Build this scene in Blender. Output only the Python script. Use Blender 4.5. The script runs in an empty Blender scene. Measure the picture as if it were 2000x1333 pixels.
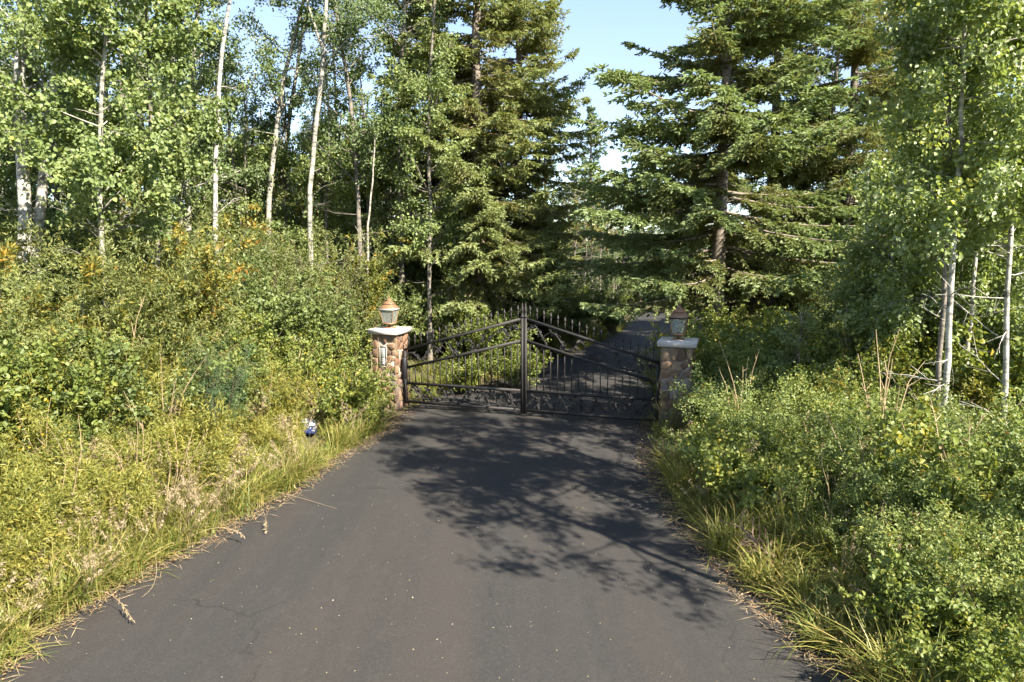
import bpy, math, random
import numpy as np
from mathutils import Vector, Matrix

scene = bpy.context.scene
COL = scene.collection
R = math.radians

# ------------------------------------------------------------------ camera
CAM_H, PITCH, F = 3.6, R(7.5), 1333.0
cam_d = bpy.data.cameras.new('camera')
cam_d.lens = 24.0; cam_d.sensor_width = 36.0
cam_d.clip_start = 0.1; cam_d.clip_end = 4000
cam = bpy.data.objects.new('camera', cam_d); COL.objects.link(cam)
cam.location = (0, 0, CAM_H)
cam.rotation_euler = (math.pi / 2 - PITCH, 0, 0)
scene.camera = cam

# ------------------------------------------------------------------ sky and sun
SUN_EL, SUN_AZ = R(42), R(-46)          # azimuth measured from +X towards +Y
world = bpy.data.worlds.new('World'); scene.world = world
world.use_nodes = True
wn = world.node_tree; wn.nodes.clear()
w_out = wn.nodes.new('ShaderNodeOutputWorld')
w_bg = wn.nodes.new('ShaderNodeBackground'); w_bg.inputs['Strength'].default_value = 0.09
w_sky = wn.nodes.new('ShaderNodeTexSky'); w_sky.sky_type = 'NISHITA'
w_sky.sun_disc = False; w_sky.sun_elevation = SUN_EL
w_sky.sun_rotation = math.pi / 2 - SUN_AZ
w_sky.altitude = 700; w_sky.air_density = 1.0; w_sky.dust_density = 0.1; w_sky.ozone_density = 1.0
# thin veil of high cloud
w_tc = wn.nodes.new('ShaderNodeTexCoord')
w_map = wn.nodes.new('ShaderNodeMapping'); w_map.inputs['Scale'].default_value = (1.0, 1.6, 4.0)
w_no = wn.nodes.new('ShaderNodeTexNoise'); w_no.inputs['Scale'].default_value = 2.6
w_no.inputs['Detail'].default_value = 6; w_no.inputs['Roughness'].default_value = 0.55
w_rmp = wn.nodes.new('ShaderNodeMapRange')
w_rmp.inputs['From Min'].default_value = 0.40; w_rmp.inputs['From Max'].default_value = 0.75
w_rmp.inputs['To Min'].default_value = 0.25; w_rmp.inputs['To Max'].default_value = 0.65
w_mix = wn.nodes.new('ShaderNodeMix'); w_mix.data_type = 'RGBA'
w_mix.inputs['B'].default_value = (1.95, 2.12, 2.75, 1)
wn.links.new(w_tc.outputs['Generated'], w_map.inputs['Vector'])
wn.links.new(w_map.outputs['Vector'], w_no.inputs['Vector'])
wn.links.new(w_no.outputs['Fac'], w_rmp.inputs['Value'])
wn.links.new(w_rmp.outputs['Result'], w_mix.inputs['Factor'])
wn.links.new(w_sky.outputs['Color'], w_mix.inputs['A'])
wn.links.new(w_mix.outputs['Result'], w_bg.inputs['Color'])
wn.links.new(w_bg.outputs['Background'], w_out.inputs['Surface'])

sun_d = bpy.data.lights.new('sun', 'SUN'); sun_d.energy = 4.9; sun_d.angle = R(0.5)
sun_d.color = (1.0, 0.91, 0.76)
sun = bpy.data.objects.new('sun', sun_d); COL.objects.link(sun)
SV = Vector((math.cos(SUN_EL) * math.cos(SUN_AZ), math.cos(SUN_EL) * math.sin(SUN_AZ), math.sin(SUN_EL)))
sun.rotation_euler = SV.to_track_quat('Z', 'Y').to_euler()
sun.location = (30, -10, 30)

vs = scene.view_settings
vs.view_transform = 'Standard'; vs.look = 'None'; vs.gamma = 1.0; vs.exposure = 2.0
vs.use_curve_mapping = False
scene.cycles.max_bounces = 8; scene.cycles.diffuse_bounces = 6
scene.cycles.glossy_bounces = 2; scene.cycles.transmission_bounces = 6
scene.cycles.transparent_max_bounces = 6
scene.cycles.caustics_reflective = False; scene.cycles.caustics_refractive = False
scene.cycles.use_denoising = True
scene.cycles.use_adaptive_sampling = True; scene.cycles.adaptive_threshold = 0.03

# ------------------------------------------------------------------ pixel helpers (photo is 2000 x 1333)
_f = np.array([0, math.cos(PITCH), -math.sin(PITCH)]); _u = np.array([0, math.sin(PITCH), math.cos(PITCH)])
_r = np.array([1.0, 0, 0]); _o = np.array([0, 0, CAM_H])
def ray(px, py): return _f + (px - 1000) / F * _r - (py - 666.5) / F * _u
def at(px, py, Y):
    d = ray(px, py); return _o + d * (Y / d[1])
def ground(px, py):
    d = ray(px, py); return _o + d * (-CAM_H / d[2])
def xat(px, Y, z=1.0): return (px - 1000) / F * (Y * math.cos(PITCH) + (CAM_H - z) * math.sin(PITCH))

# ------------------------------------------------------------------ mesh helpers
class Geo:
    """collects vertices and faces (any size) with a per-face tint"""
    def __init__(s): s.V = []; s.F = []; s.n = 0
    def add(s, V, Fc, tint=0.5):
        V = np.asarray(V, float).reshape(-1, 3); Fc = np.asarray(Fc, int)
        t = np.broadcast_to(np.asarray(tint, float), (len(Fc),))
        s.F.append((Fc + s.n, t)); s.V.append(V); s.n += len(V)
    def mesh(s, name, mat, smooth=False):
        me = bpy.data.meshes.new(name)
        V = np.concatenate(s.V)
        idx = np.concatenate([f.ravel() for f, _ in s.F])
        tot = np.concatenate([np.full(len(f), f.shape[1]) for f, _ in s.F])
        tint = np.concatenate([t for _, t in s.F]).astype(np.float32)
        start = np.concatenate([[0], np.cumsum(tot)[:-1]])
        me.vertices.add(len(V)); me.vertices.foreach_set('co', V.astype(np.float32).ravel())
        me.loops.add(len(idx)); me.loops.foreach_set('vertex_index', idx.astype(np.int32))
        me.polygons.add(len(tot)); me.polygons.foreach_set('loop_start', start.astype(np.int32))
        if smooth: me.polygons.foreach_set('use_smooth', np.ones(len(tot), bool))
        me.update(calc_edges=True)
        a = me.attributes.new('tint', 'FLOAT', 'FACE'); a.data.foreach_set('value', tint)
        me.materials.append(mat)
        return me

def obj(name, me, parent=None, loc=(0, 0, 0), rot=(0, 0, 0), scl=(1, 1, 1)):
    o = bpy.data.objects.new(name, me); COL.objects.link(o)
    if parent: o.parent = parent
    o.location = loc; o.rotation_euler = rot; o.scale = scl
    return o
def tag(o, label, cat=None, group=None, kind=None):
    if label: o['label'] = label
    if cat: o['category'] = cat
    if group: o['group'] = group
    if kind: o['kind'] = kind
    return o
def empty(name, loc=(0, 0, 0), rz=0, s=1.0):
    o = bpy.data.objects.new(name, None); COL.objects.link(o)
    o.empty_display_size = 0.2
    o.location = loc; o.rotation_euler = (0, 0, rz)
    o.scale = (s, s, s) if not hasattr(s, '__len__') else s
    return o

BOXF = np.array([[0, 3, 2, 1], [4, 5, 6, 7], [0, 1, 5, 4], [1, 2, 6, 5], [2, 3, 7, 6], [3, 0, 4, 7]])
def g_box(g, x0, x1, y0, y1, z0, z1, tint=.5):
    g.add([[x0, y0, z0], [x1, y0, z0], [x1, y1, z0], [x0, y1, z0], [x0, y0, z1], [x1, y0, z1], [x1, y1, z1], [x0, y1, z1]], BOXF, tint)
def g_bar(g, a, b, w, h, tint=.5):
    """rectangular bar in the local XZ plane from a to b, w deep (y), h thick"""
    a = np.asarray(a, float); b = np.asarray(b, float)
    d = (b - a) / np.linalg.norm(b - a); y = np.array([0, 1, 0]); n = np.cross(d, y); n /= np.linalg.norm(n)
    y = np.cross(n, d)
    vs_ = [p + sy * y * w / 2 + sn * n * h / 2 for p in (a, b) for sy, sn in ((-1, -1), (1, -1), (1, 1), (-1, 1))]
    g.add(vs_, BOXF, tint)
def g_tube(g, pts, rad, sides=6, tint=.5, cap=True):
    P = np.asarray(pts, float); n = len(P)
    rad = np.broadcast_to(np.asarray(rad, float), (n,))
    T = np.gradient(P, axis=0); T /= np.linalg.norm(T, axis=1)[:, None] + 1e-9
    ref = np.array([1.0, 0, 0]) if abs(T[:, 0].mean()) < .8 else np.array([0, 1.0, 0])
    A = np.cross(T, ref); A /= np.linalg.norm(A, axis=1)[:, None] + 1e-9
    B = np.cross(T, A)
    th = np.arange(sides) * 2 * math.pi / sides
    V = P[:, None] + rad[:, None, None] * (np.cos(th)[None, :, None] * A[:, None] + np.sin(th)[None, :, None] * B[:, None])
    i = np.arange(n - 1)[:, None] * sides; j = np.arange(sides)[None]; k = (j + 1) % sides
    Fc = np.stack([i + j, i + k, i + sides + k, i + sides + j], -1).reshape(-1, 4)
    g.add(V.reshape(-1, 3), Fc, tint)
    if cap:
        g.add(V[-1], [list(range(sides))], tint)
def unit(a): return a / (np.linalg.norm(a, axis=-1, keepdims=True) + 1e-9)
def g_leaves(g, P, D, N, L, W, tint, hexa=False, fold=.18, curl=.12):
    """folded leaves: base P, direction D, rough normal N"""
    n = len(P)
    L = np.broadcast_to(L, (n,))[:, None]; W = np.broadcast_to(W, (n,))[:, None]
    D = unit(D); S = unit(np.cross(D, N)); N = np.cross(S, D)
    if hexa:
        pts = [(0, 0, 0), (.25, .42, fold), (.62, .42, fold), (1, 0, -curl), (.62, -.42, fold), (.25, -.42, fold)]
        fc = np.array([[0, 1, 2, 3], [0, 3, 4, 5]])
    else:
        pts = [(0, 0, 0), (.45, .5, fold), (1, 0, -curl), (.45, -.5, fold)]
        fc = np.array([[0, 1, 2], [0, 2, 3]])
    V = np.stack([P + D * L * a + S * W * b + N * W * c for a, b, c in pts], 1)
    k = len(pts)
    Fc = (np.arange(n)[:, None, None] * k + fc[None]).reshape(-1, fc.shape[1])
    g.add(V.reshape(-1, 3), Fc, np.repeat(tint, 2))
def g_kites(g, P, D, L, W, tint, rng):
    """needle-clad twigs: two crossed slim kites"""
    n = len(P); D = unit(D); A = unit(np.cross(D, rng.normal(size=(n, 3)))); B = np.cross(D, A)
    L = np.broadcast_to(L, (n,))[:, None]; W = np.broadcast_to(W, (n,))[:, None]
    for S in (A, B):
        V = np.stack([P, P + D * L * .4 + S * W * .5, P + D * L, P + D * L * .4 - S * W * .5], 1)
        Fc = np.arange(n)[:, None] * 4 + np.arange(4)[None]
        g.add(V.reshape(-1, 3), Fc, tint)

# ------------------------------------------------------------------ materials
def new_mat(name):
    m = bpy.data.materials.new(name); m.use_nodes = True
    nt = m.node_tree; nt.nodes.clear()
    return m, nt, nt.nodes.new('ShaderNodeOutputMaterial')
def ramp(nt, stops, fac):
    r = nt.nodes.new('ShaderNodeValToRGB'); e = r.color_ramp.elements
    while len(e) < len(stops): e.new(0.5)
    for el, (p, c) in zip(e, stops): el.position = p; el.color = (*c, 1)
    nt.links.new(fac, r.inputs['Fac']); return r.outputs['Color']
def noise(nt, scale, detail=4, vec=None, rough=.55):
    t = nt.nodes.new('ShaderNodeTexNoise'); t.inputs['Scale'].default_value = scale
    t.inputs['Detail'].default_value = detail; t.inputs['Roughness'].default_value = rough
    if vec is not None: nt.links.new(vec, t.inputs['Vector'])
    return t.outputs['Fac']
def coord(nt, scale=(1, 1, 1), kind='Object'):
    c = nt.nodes.new('ShaderNodeTexCoord'); m = nt.nodes.new('ShaderNodeMapping')
    m.inputs['Scale'].default_value = scale; nt.links.new(c.outputs[kind], m.inputs['Vector'])
    return m.outputs['Vector']
def math_n(nt, op, a, b):
    n = nt.nodes.new('ShaderNodeMath'); n.operation = op
    for i, v in enumerate((a, b)):
        if isinstance(v, (int, float)): n.inputs[i].default_value = v
        else: nt.links.new(v, n.inputs[i])
    return n.outputs[0]
def mixc(nt, fac, a, b, mode='MIX'):
    n = nt.nodes.new('ShaderNodeMix'); n.data_type = 'RGBA'; n.blend_type = mode
    for k, v in (('Factor', fac), ('A', a), ('B', b)):
        s = n.inputs[k] if k == 'Factor' else [i for i in n.inputs if i.name == k and i.type == 'RGBA'][0]
        if isinstance(v, (int, float)): s.default_value = v
        elif isinstance(v, tuple): s.default_value = (*v, 1)
        else: nt.links.new(v, s)
    return [o for o in n.outputs if o.type == 'RGBA'][0]
def bump(nt, h, strength, dist=.01):
    b = nt.nodes.new('ShaderNodeBump'); b.inputs['Strength'].default_value = strength
    b.inputs['Distance'].default_value = dist; nt.links.new(h, b.inputs['Height']); return b.outputs['Normal']
def pbsdf(nt, out, col, rough=.6, spec=.4, metal=0.0, normal=None):
    p = nt.nodes.new('ShaderNodeBsdfPrincipled')
    if isinstance(col, tuple): p.inputs['Base Color'].default_value = (*col, 1)
    else: nt.links.new(col, p.inputs['Base Color'])
    if isinstance(rough, (int, float)): p.inputs['Roughness'].default_value = rough
    else: nt.links.new(rough, p.inputs['Roughness'])
    p.inputs['Specular IOR Level'].default_value = spec; p.inputs['Metallic'].default_value = metal
    if normal is not None: nt.links.new(normal, p.inputs['Normal'])
    if out is not None: nt.links.new(p.outputs[0], out.inputs['Surface'])
    return p.outputs[0]
def leaf_mat(name, stops, transl=.4, rough=.5, spec=.22, var=.25):
    m, nt, out = new_mat(name)
    a = nt.nodes.new('ShaderNodeAttribute'); a.attribute_name = 'tint'
    oi = nt.nodes.new('ShaderNodeObjectInfo')
    f = math_n(nt, 'ADD', a.outputs['Fac'], math_n(nt, 'MULTIPLY', math_n(nt, 'SUBTRACT', oi.outputs['Random'], .5), var))
    c = ramp(nt, stops, f)
    s1 = nt.nodes.new('ShaderNodeBsdfDiffuse'); nt.links.new(c, s1.inputs['Color'])
    t = nt.nodes.new('ShaderNodeBsdfTranslucent')
    nt.links.new(mixc(nt, .55, c, (1.35, 1.30, .35), 'MULTIPLY'), t.inputs['Color'])
    mx = nt.nodes.new('ShaderNodeMixShader'); mx.inputs[0].default_value = transl
    nt.links.new(s1.outputs[0], mx.inputs[1]); nt.links.new(t.outputs[0], mx.inputs[2])
    gs = nt.nodes.new('ShaderNodeBsdfGlossy'); gs.inputs['Roughness'].default_value = rough
    m2 = nt.nodes.new('ShaderNodeMixShader'); m2.inputs[0].default_value = .12 * spec
    nt.links.new(mx.outputs[0], m2.inputs[1]); nt.links.new(gs.outputs[0], m2.inputs[2]); nt.links.new(m2.outputs[0], out.inputs['Surface'])
    return m
M = {}
M['aspen_leaf'] = leaf_mat('aspen_leaf', [(0, (0.108, 0.156, 0.048)), (.5, (0.195, 0.255, 0.090)), (.85, (0.285, 0.340, 0.120)), (1, (.36, .36, .08))])
M['aspen_leaf_dark'] = leaf_mat('aspen_leaf_dark', [(0, (0.080, 0.124, 0.056)), (.55, (0.136, 0.190, 0.075)), (1, (0.216, 0.265, 0.091))])
M['aspen_leaf_bright'] = leaf_mat('aspen_leaf_bright', [(0, (.145, .200, .080)), (.5, (.235, .305, .105)), (.88, (.330, .395, .125)), (1, (.44, .42, .07))], transl=.48, spec=.5)
M['willow_leaf'] = leaf_mat('willow_leaf', [(0, (0.099, 0.132, 0.050)), (.5, (0.178, 0.207, 0.066)), (.9, (0.264, 0.270, 0.083)), (1, (0.396, 0.287, 0.055))])
M['berry_leaf'] = leaf_mat('berry_leaf', [(0, (0.090, 0.133, 0.033)), (.6, (0.181, 0.224, 0.050)), (.9, (0.302, 0.284, 0.055)), (1, (.44, .34, .06))])
M['autumn_leaf'] = leaf_mat('autumn_leaf', [(0, (.10, .135, .035)), (.45, (.19, .205, .05)), (.72, (.32, .27, .055)), (.9, (.42, .27, .05)), (1, (.42, .19, .04))])
M['rose_leaf'] = leaf_mat('rose_leaf', [(0, (0.113, 0.161, 0.055)), (.6, (0.212, 0.267, 0.079)), (.94, (0.335, 0.336, 0.094)), (1, (.48, .27, .06))])
M['weed_leaf'] = leaf_mat('weed_leaf', [(0, (.115, .135, .030)), (.45, (.215, .225, .048)), (.8, (.320, .285, .060)), (1, (.440, .330, .080))])
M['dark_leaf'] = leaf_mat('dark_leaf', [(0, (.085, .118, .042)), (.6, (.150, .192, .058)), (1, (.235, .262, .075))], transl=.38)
M['feather_leaf'] = leaf_mat('feather_leaf', [(0, (0.039, 0.091, 0.038)), (.6, (0.073, 0.140, 0.058)), (1, (0.112, 0.154, 0.063))], transl=.25)
M['grass_blade'] = leaf_mat('grass_blade', [(0, (0.086, 0.142, 0.029)), (.45, (.200, .228, .050)), (.72, (.310, .290, .075)), (1, (0.414, 0.328, 0.136))], transl=.4)
M['grass_seed'] = leaf_mat('grass_seed', [(0, (.26, .20, .12)), (1, (.44, .35, .23))], transl=.3)
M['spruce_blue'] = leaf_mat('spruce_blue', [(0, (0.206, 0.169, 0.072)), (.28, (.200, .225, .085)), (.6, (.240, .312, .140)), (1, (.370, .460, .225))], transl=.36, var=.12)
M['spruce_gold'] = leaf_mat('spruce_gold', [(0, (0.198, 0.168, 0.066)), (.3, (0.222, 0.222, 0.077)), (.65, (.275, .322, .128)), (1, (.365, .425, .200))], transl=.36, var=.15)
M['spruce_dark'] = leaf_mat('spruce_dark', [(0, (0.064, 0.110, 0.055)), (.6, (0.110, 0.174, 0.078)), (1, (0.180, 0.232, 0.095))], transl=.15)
M['yellow_flower'] = leaf_mat('yellow_flower', [(0, (.38, .28, .02)), (1, (.55, .42, .03))], transl=.3)
M['red_hip'] = leaf_mat('red_hip', [(0, (.30, .03, .015)), (1, (.45, .09, .03))], transl=.1)

def bark_mat(name, base, dark, scale, spec=.25):
    m, nt, out = new_mat(name)
    v = coord(nt, (1, 1, .35))
    n1 = noise(nt, 5 * scale, 5, coord(nt, (1.0, 1.0, 2.6)), .6)
    n2 = noise(nt, 22 * scale, 4, v)
    f = ramp(nt, [(.36, dark), (.47, tuple(.6 * b + .4 * d for b, d in zip(base, dark))), (.56, base), (1, tuple(min(1, b * 1.18) for b in base))], n1)
    c = mixc(nt, math_n(nt, 'MULTIPLY', n2, .5), f, tuple(b * .55 for b in base))
    pbsdf(nt, out, c, .85, spec, normal=bump(nt, n2, .5, .02))
    return m
M['aspen_bark'] = bark_mat('aspen_bark', (.42, .39, .33), (.05, .06, .05), .9)
M['birch_bark'] = bark_mat('birch_bark', (.50, .48, .43), (.05, .05, .045), .9)
M['grey_bark'] = bark_mat('grey_bark', (.22, .19, .16), (.05, .06, .05), 1.0)
M['spruce_bark'] = bark_mat('spruce_bark', (.25, .21, .17), (.06, .05, .04), 1.6)
M['twig'] = bark_mat('twig', (.17, .13, .09), (.05, .04, .03), 2)
M['dead_wood'] = bark_mat('dead_wood', (.30, .21, .15), (.09, .06, .04), 2)

# asphalt
m, nt, out = new_mat('asphalt'); M['asphalt'] = m
v = coord(nt)
fine = noise(nt, 160, 3, v, .7)
speck = noise(nt, 60, 2, v, .6)
wear = noise(nt, 1.0, 6, coord(nt, (1.7, .13, 1)), .65)
patch = noise(nt, .55, 4, v, .55)
c = ramp(nt, [(.34, (0.0115, 0.0116, 0.0120)), (.5, (0.0164, 0.0160, 0.0161)), (.68, (0.0258, 0.0243, 0.0229))], wear)
band = noise(nt, 1.0, 3, coord(nt, (1.15, .07, 1)), .5)
c = mixc(nt, ramp(nt, [(.44, (0, 0, 0)), (.60, (.55, .55, .55))], band), c, (0.0403, 0.0300, 0.0244))
c = mixc(nt, math_n(nt, 'MULTIPLY', patch, .45), c, (0.0278, 0.0235, 0.0215))
grit = noise(nt, 38, 4, v, .8)
c = mixc(nt, ramp(nt, [(.45, (0, 0, 0)), (.78, (.8, .8, .8))], grit), c, (0.0487, 0.0457, 0.0429))
c = mixc(nt, ramp(nt, [(.35, (0, 0, 0)), (.75, (1, 1, 1))], fine), c, mixc(nt, .6, c, (0.0556, 0.0550, 0.0533)))
c = mixc(nt, ramp(nt, [(.66, (0, 0, 0)), (.72, (1, 1, 1))], speck), c, (0.0696, 0.0678, 0.0651))
# hairline cracks and pale dusty blotches
vo = nt.nodes.new('ShaderNodeTexVoronoi'); vo.feature = 'DISTANCE_TO_EDGE'; vo.inputs['Scale'].default_value = .55
dn = nt.nodes.new('ShaderNodeTexNoise'); dn.inputs['Scale'].default_value = 2.2; dn.inputs['Detail'].default_value = 5; nt.links.new(v, dn.inputs['Vector'])
nt.links.new(mixc(nt, .35, v, dn.outputs['Color']), vo.inputs['Vector'])
ck = ramp(nt, [(0, (1, 1, 1)), (.006, (0, 0, 0))], vo.outputs['Distance'])
ckm = math_n(nt, 'MULTIPLY', ck, ramp(nt, [(.5, (0, 0, 0)), (.62, (.8, .8, .8))], patch))
c = mixc(nt, ckm, c, (0.0070, 0.0071, 0.0074))
dust = noise(nt, 7, 6, coord(nt, (1, .5, 1)), .75)
c = mixc(nt, ramp(nt, [(.52, (0, 0, 0)), (.80, (.5, .5, .5))], dust), c, (0.0591, 0.0536, 0.0466))
pbsdf(nt, out, c, .82, .35, normal=bump(nt, fine, .55, .006))
# ground
m, nt, out = new_mat('soil'); M['soil'] = m
v = coord(nt)
c = ramp(nt, [(.3, (.030, .024, .017)), (.5, (.075, .060, .038)), (.7, (.13, .105, .065))], noise(nt, 9, 6, v, .7))
c = mixc(nt, math_n(nt, 'MULTIPLY', noise(nt, .7, 3, v), .5), c, (.055, .075, .022))
pbsdf(nt, out, c, .95, .1, normal=bump(nt, noise(nt, 30, 5, v), .8, .03))
# litter
M['litter'] = leaf_mat('litter', [(0, (.10, .06, .035)), (.45, (.22, .14, .075)), (.8, (.34, .24, .13)), (1, (.30, .14, .07))], transl=.1, spec=.15)
M['litter_pale'] = leaf_mat('litter_pale', [(0, (.34, .28, .12)), (.6, (.46, .40, .24)), (1, (.55, .52, .42))], transl=.1, spec=.15)
M['straw'] = leaf_mat('straw', [(0, (.30, .22, .13)), (1, (.46, .36, .22))], transl=.15)
# stone
m, nt, out = new_mat('field_stone'); M['field_stone'] = m
oi = nt.nodes.new('ShaderNodeObjectInfo')
c = ramp(nt, [(0, (.16, .085, .050)), (.18, (.25, .155, .090)), (.34, (.105, .070, .050)), (.5, (.31, .225, .140)), (.66, (.20, .105, .062)), (.82, (.25, .225, .19)), (.92, (.13, .115, .10)), (1, (.32, .18, .10))], oi.outputs['Random'])
v = coord(nt)
n1 = noise(nt, 22, 6, v, .65)
c = mixc(nt, math_n(nt, 'MULTIPLY', n1, .9), c, mixc(nt, .55, c, (.10, .06, .04)))
c = mixc(nt, ramp(nt, [(.6, (0, 0, 0)), (.8, (.55, .55, .55))], noise(nt, 55, 4, v)), c, (.50, .42, .32))
pbsdf(nt, out, c, .8, .3, normal=bump(nt, n1, .6, .02))
def simple(name, col, rough, spec=.4, metal=0.0, nscale=14, namt=.35, b=.25):
    m, nt, out = new_mat(name); v = coord(nt); n = noise(nt, nscale, 5, v, .6)
    c = mixc(nt, math_n(nt, 'MULTIPLY', n, namt * 2), col, tuple(x * .45 for x in col))
    pbsdf(nt, out, c, rough, spec, metal, bump(nt, n, b, .004)); M[name] = m
simple('mortar', (.36, .31, .25), .9, .2, nscale=30)
simple('cap_stone', (.52, .48, .44), .8, .3, nscale=9, namt=.18)
simple('black_iron', (.036, .033, .032), .6, .25, nscale=25, namt=.3)
simple('dark_iron', (.018, .016, .020), .5, .4)
simple('copper', (.36, .21, .12), .5, .4, .35, nscale=9, namt=.4)
simple('copper_worn', (.36, .21, .125), .6, .5, .3, nscale=11, namt=.5)
simple('candle', (.62, .56, .46), .6)
simple('plate_grey', (.30, .32, .30), .35, .5)
simple('bag_blue', (.022, .040, .13), .4, .5, nscale=12, namt=.2)
simple('bag_white', (.34, .36, .40), .45, .5, nscale=12, namt=.2)
simple('pale_lettering', (.62, .62, .58), .6)
m, nt, out = new_mat('lamp_glass'); M['lamp_glass'] = m
gl = nt.nodes.new('ShaderNodeBsdfGlossy'); gl.inputs['Roughness'].default_value = .12
tr = nt.nodes.new('ShaderNodeBsdfTransparent'); tr.inputs['Color'].default_value = (.80, .83, .80, 1)
df = nt.nodes.new('ShaderNodeBsdfDiffuse'); df.inputs['Color'].default_value = (.55, .56, .52, 1)
fr = nt.nodes.new('ShaderNodeFresnel'); fr.inputs['IOR'].default_value = 1.5
m1 = nt.nodes.new('ShaderNodeMixShader'); m1.inputs[0].default_value = .30
nt.links.new(tr.outputs[0], m1.inputs[1]); nt.links.new(df.outputs[0], m1.inputs[2])
m2 = nt.nodes.new('ShaderNodeMixShader')
nt.links.new(fr.outputs[0], m2.inputs[0]); nt.links.new(m1.outputs[0], m2.inputs[1]); nt.links.new(gl.outputs[0], m2.inputs[2])
nt.links.new(m2.outputs[0], out.inputs['Surface'])

# ------------------------------------------------------------------ ground and driveway
g = Geo()
nx, ny = 120, 140
xs = np.concatenate([[-1500, -300, -90], np.linspace(-40, 40, nx), [90, 300, 1500]])
ys = np.concatenate([[-300, -60], np.linspace(-15, 75, ny), [140, 400, 1800]])
XX, YY = np.meshgrid(xs, ys, indexing='ij')
LEFT = [(-60, 1345), (0, 1290), (150, 1195), (300, 1108), (480, 1012), (545, 972), (640, 905), (757, 838), (800, 800),
        (850, 778), (940, 752), (1020, 728), (1080, 704), (1135, 684), (1195, 660), (1225, 640), (1236, 624), (1242, 612)]
RIGHT = [(1700, 1345), (1640, 1300), (1560, 1235), (1480, 1175), (1400, 1085), (1315, 980), (1275, 900), (1268, 832),
         (1290, 790), (1310, 750), (1330, 715), (1352, 690), (1375, 665), (1395, 648), (1430, 630), (1480, 616)]
def dense(poly, n):
    P = np.array([ground(*p)[:2] for p in poly]); d = np.concatenate([[0], np.cumsum(np.linalg.norm(np.diff(P, axis=0), axis=1))])
    t = np.linspace(0, d[-1], n)
    Q = np.stack([np.interp(t, d, P[:, k]) for k in (0, 1)], 1)
    for _ in range(6): Q[1:-1] = (Q[:-2] + 2 * Q[1:-1] + Q[2:]) / 4
    return Q
EL, ER = dense(LEFT, 150), dense(RIGHT, 150)
# the drive goes on past the bend and towards the camera
EL = np.concatenate([[EL[0] + (-1.1, -8)], [EL[0] + (-.5, -3)], EL, [EL[-1] + (4.0, 3.0)], [EL[-1] + (14, 6)]])
ER = np.concatenate([[ER[0] + (.9, -8)], [ER[0] + (.3, -3)], ER, [ER[-1] + (4, .6)], [ER[-1] + (11, 2.0)]])
def edge_x(E, y): return np.interp(y, E[:150, 1], E[:150, 0])
def road_dist(x, y):
    """metres outside the drive edge (negative: on the drive)"""
    P = np.stack([x, y], -1).reshape(-1, 2)
    dl = np.min(np.linalg.norm(P[:, None] - EL[None], axis=2), axis=1)
    dr = np.min(np.linalg.norm(P[:, None] - ER[None], axis=2), axis=1)
    poly = np.concatenate([EL, ER[::-1]]); ins = np.zeros(len(P), bool)
    a = poly; b = np.roll(poly, -1, axis=0)
    for (x0, y0), (x1, y1) in zip(a, b):
        c_ = ((y0 > P[:, 1]) != (y1 > P[:, 1])); ins ^= c_ & (P[:, 0] < (x1 - x0) * (P[:, 1] - y0) / (y1 - y0 + 1e-12) + x0)
    d = np.minimum(dl, dr); return np.where(ins, -d, d).reshape(np.shape(x))
RD = road_dist(XX, YY)
def relief(x, y, d):
    b = np.clip((d - .1) / 3.0, 0, 1) * .22
    b = b + np.where((x < 0) & (y < 22), np.clip((d - .5) / 5.0, 0, 1) * .6, 0)
    return b + np.clip(d - .3, 0, 1) * .09 * (np.sin(x * .9 + y * .5) + np.sin(y * 1.3 - x * .4) + np.sin(x * 2.1 + 1.7 * y)) / 1.5
ZZ = np.where(RD < .1, -.02, relief(XX, YY, RD))
V = np.stack([XX, YY, ZZ], -1).reshape(-1, 3); nY = len(ys)
i, j = np.meshgrid(np.arange(len(xs) - 1), np.arange(len(ys) - 1), indexing='ij')
q = (i * nY + j).ravel()
g.add(V, np.stack([q, q + nY, q + nY + 1, q + 1], 1))
tag(obj('ground', g.mesh('ground', M['soil'], True)), None, None, None, 'structure')
def gz(x, y):
    d = road_dist(np.array([x]), np.array([y]))[0]
    return -.02 if d < .1 else float(relief(x, y, d))
# driveway: a strip between the two edges, slightly uneven border, low crown and rounded lip
g = Geo(); n = len(EL); rng = np.random.default_rng(5)
wob = np.convolve(rng.normal(size=n + 4) * .13, np.ones(5) / 5, 'valid')[:, None]
cols = [-.03, 0, .06, .25, .5, .75, .94, 1.0, 1.03]; zc = [-.05, .004, .018, .035, .045, .035, .018, .004, -.05]
VV = []
for t, z in zip(cols, zc):
    p = EL * (1 - t) + ER * t + wob * (1 if t < .5 else -1)
    VV.append(np.column_stack([p, np.full(n, z)]))
VV = np.stack(VV, 1)
a = np.arange(n - 1)[:, None] * 9 + np.arange(8)[None]; a = a.ravel()
g.add(VV.reshape(-1, 3), np.stack([a, a + 1, a + 10, a + 9], 1))
tag(obj('driveway', g.mesh('driveway', M['asphalt'], True)), None, None, None, 'structure')

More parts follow.
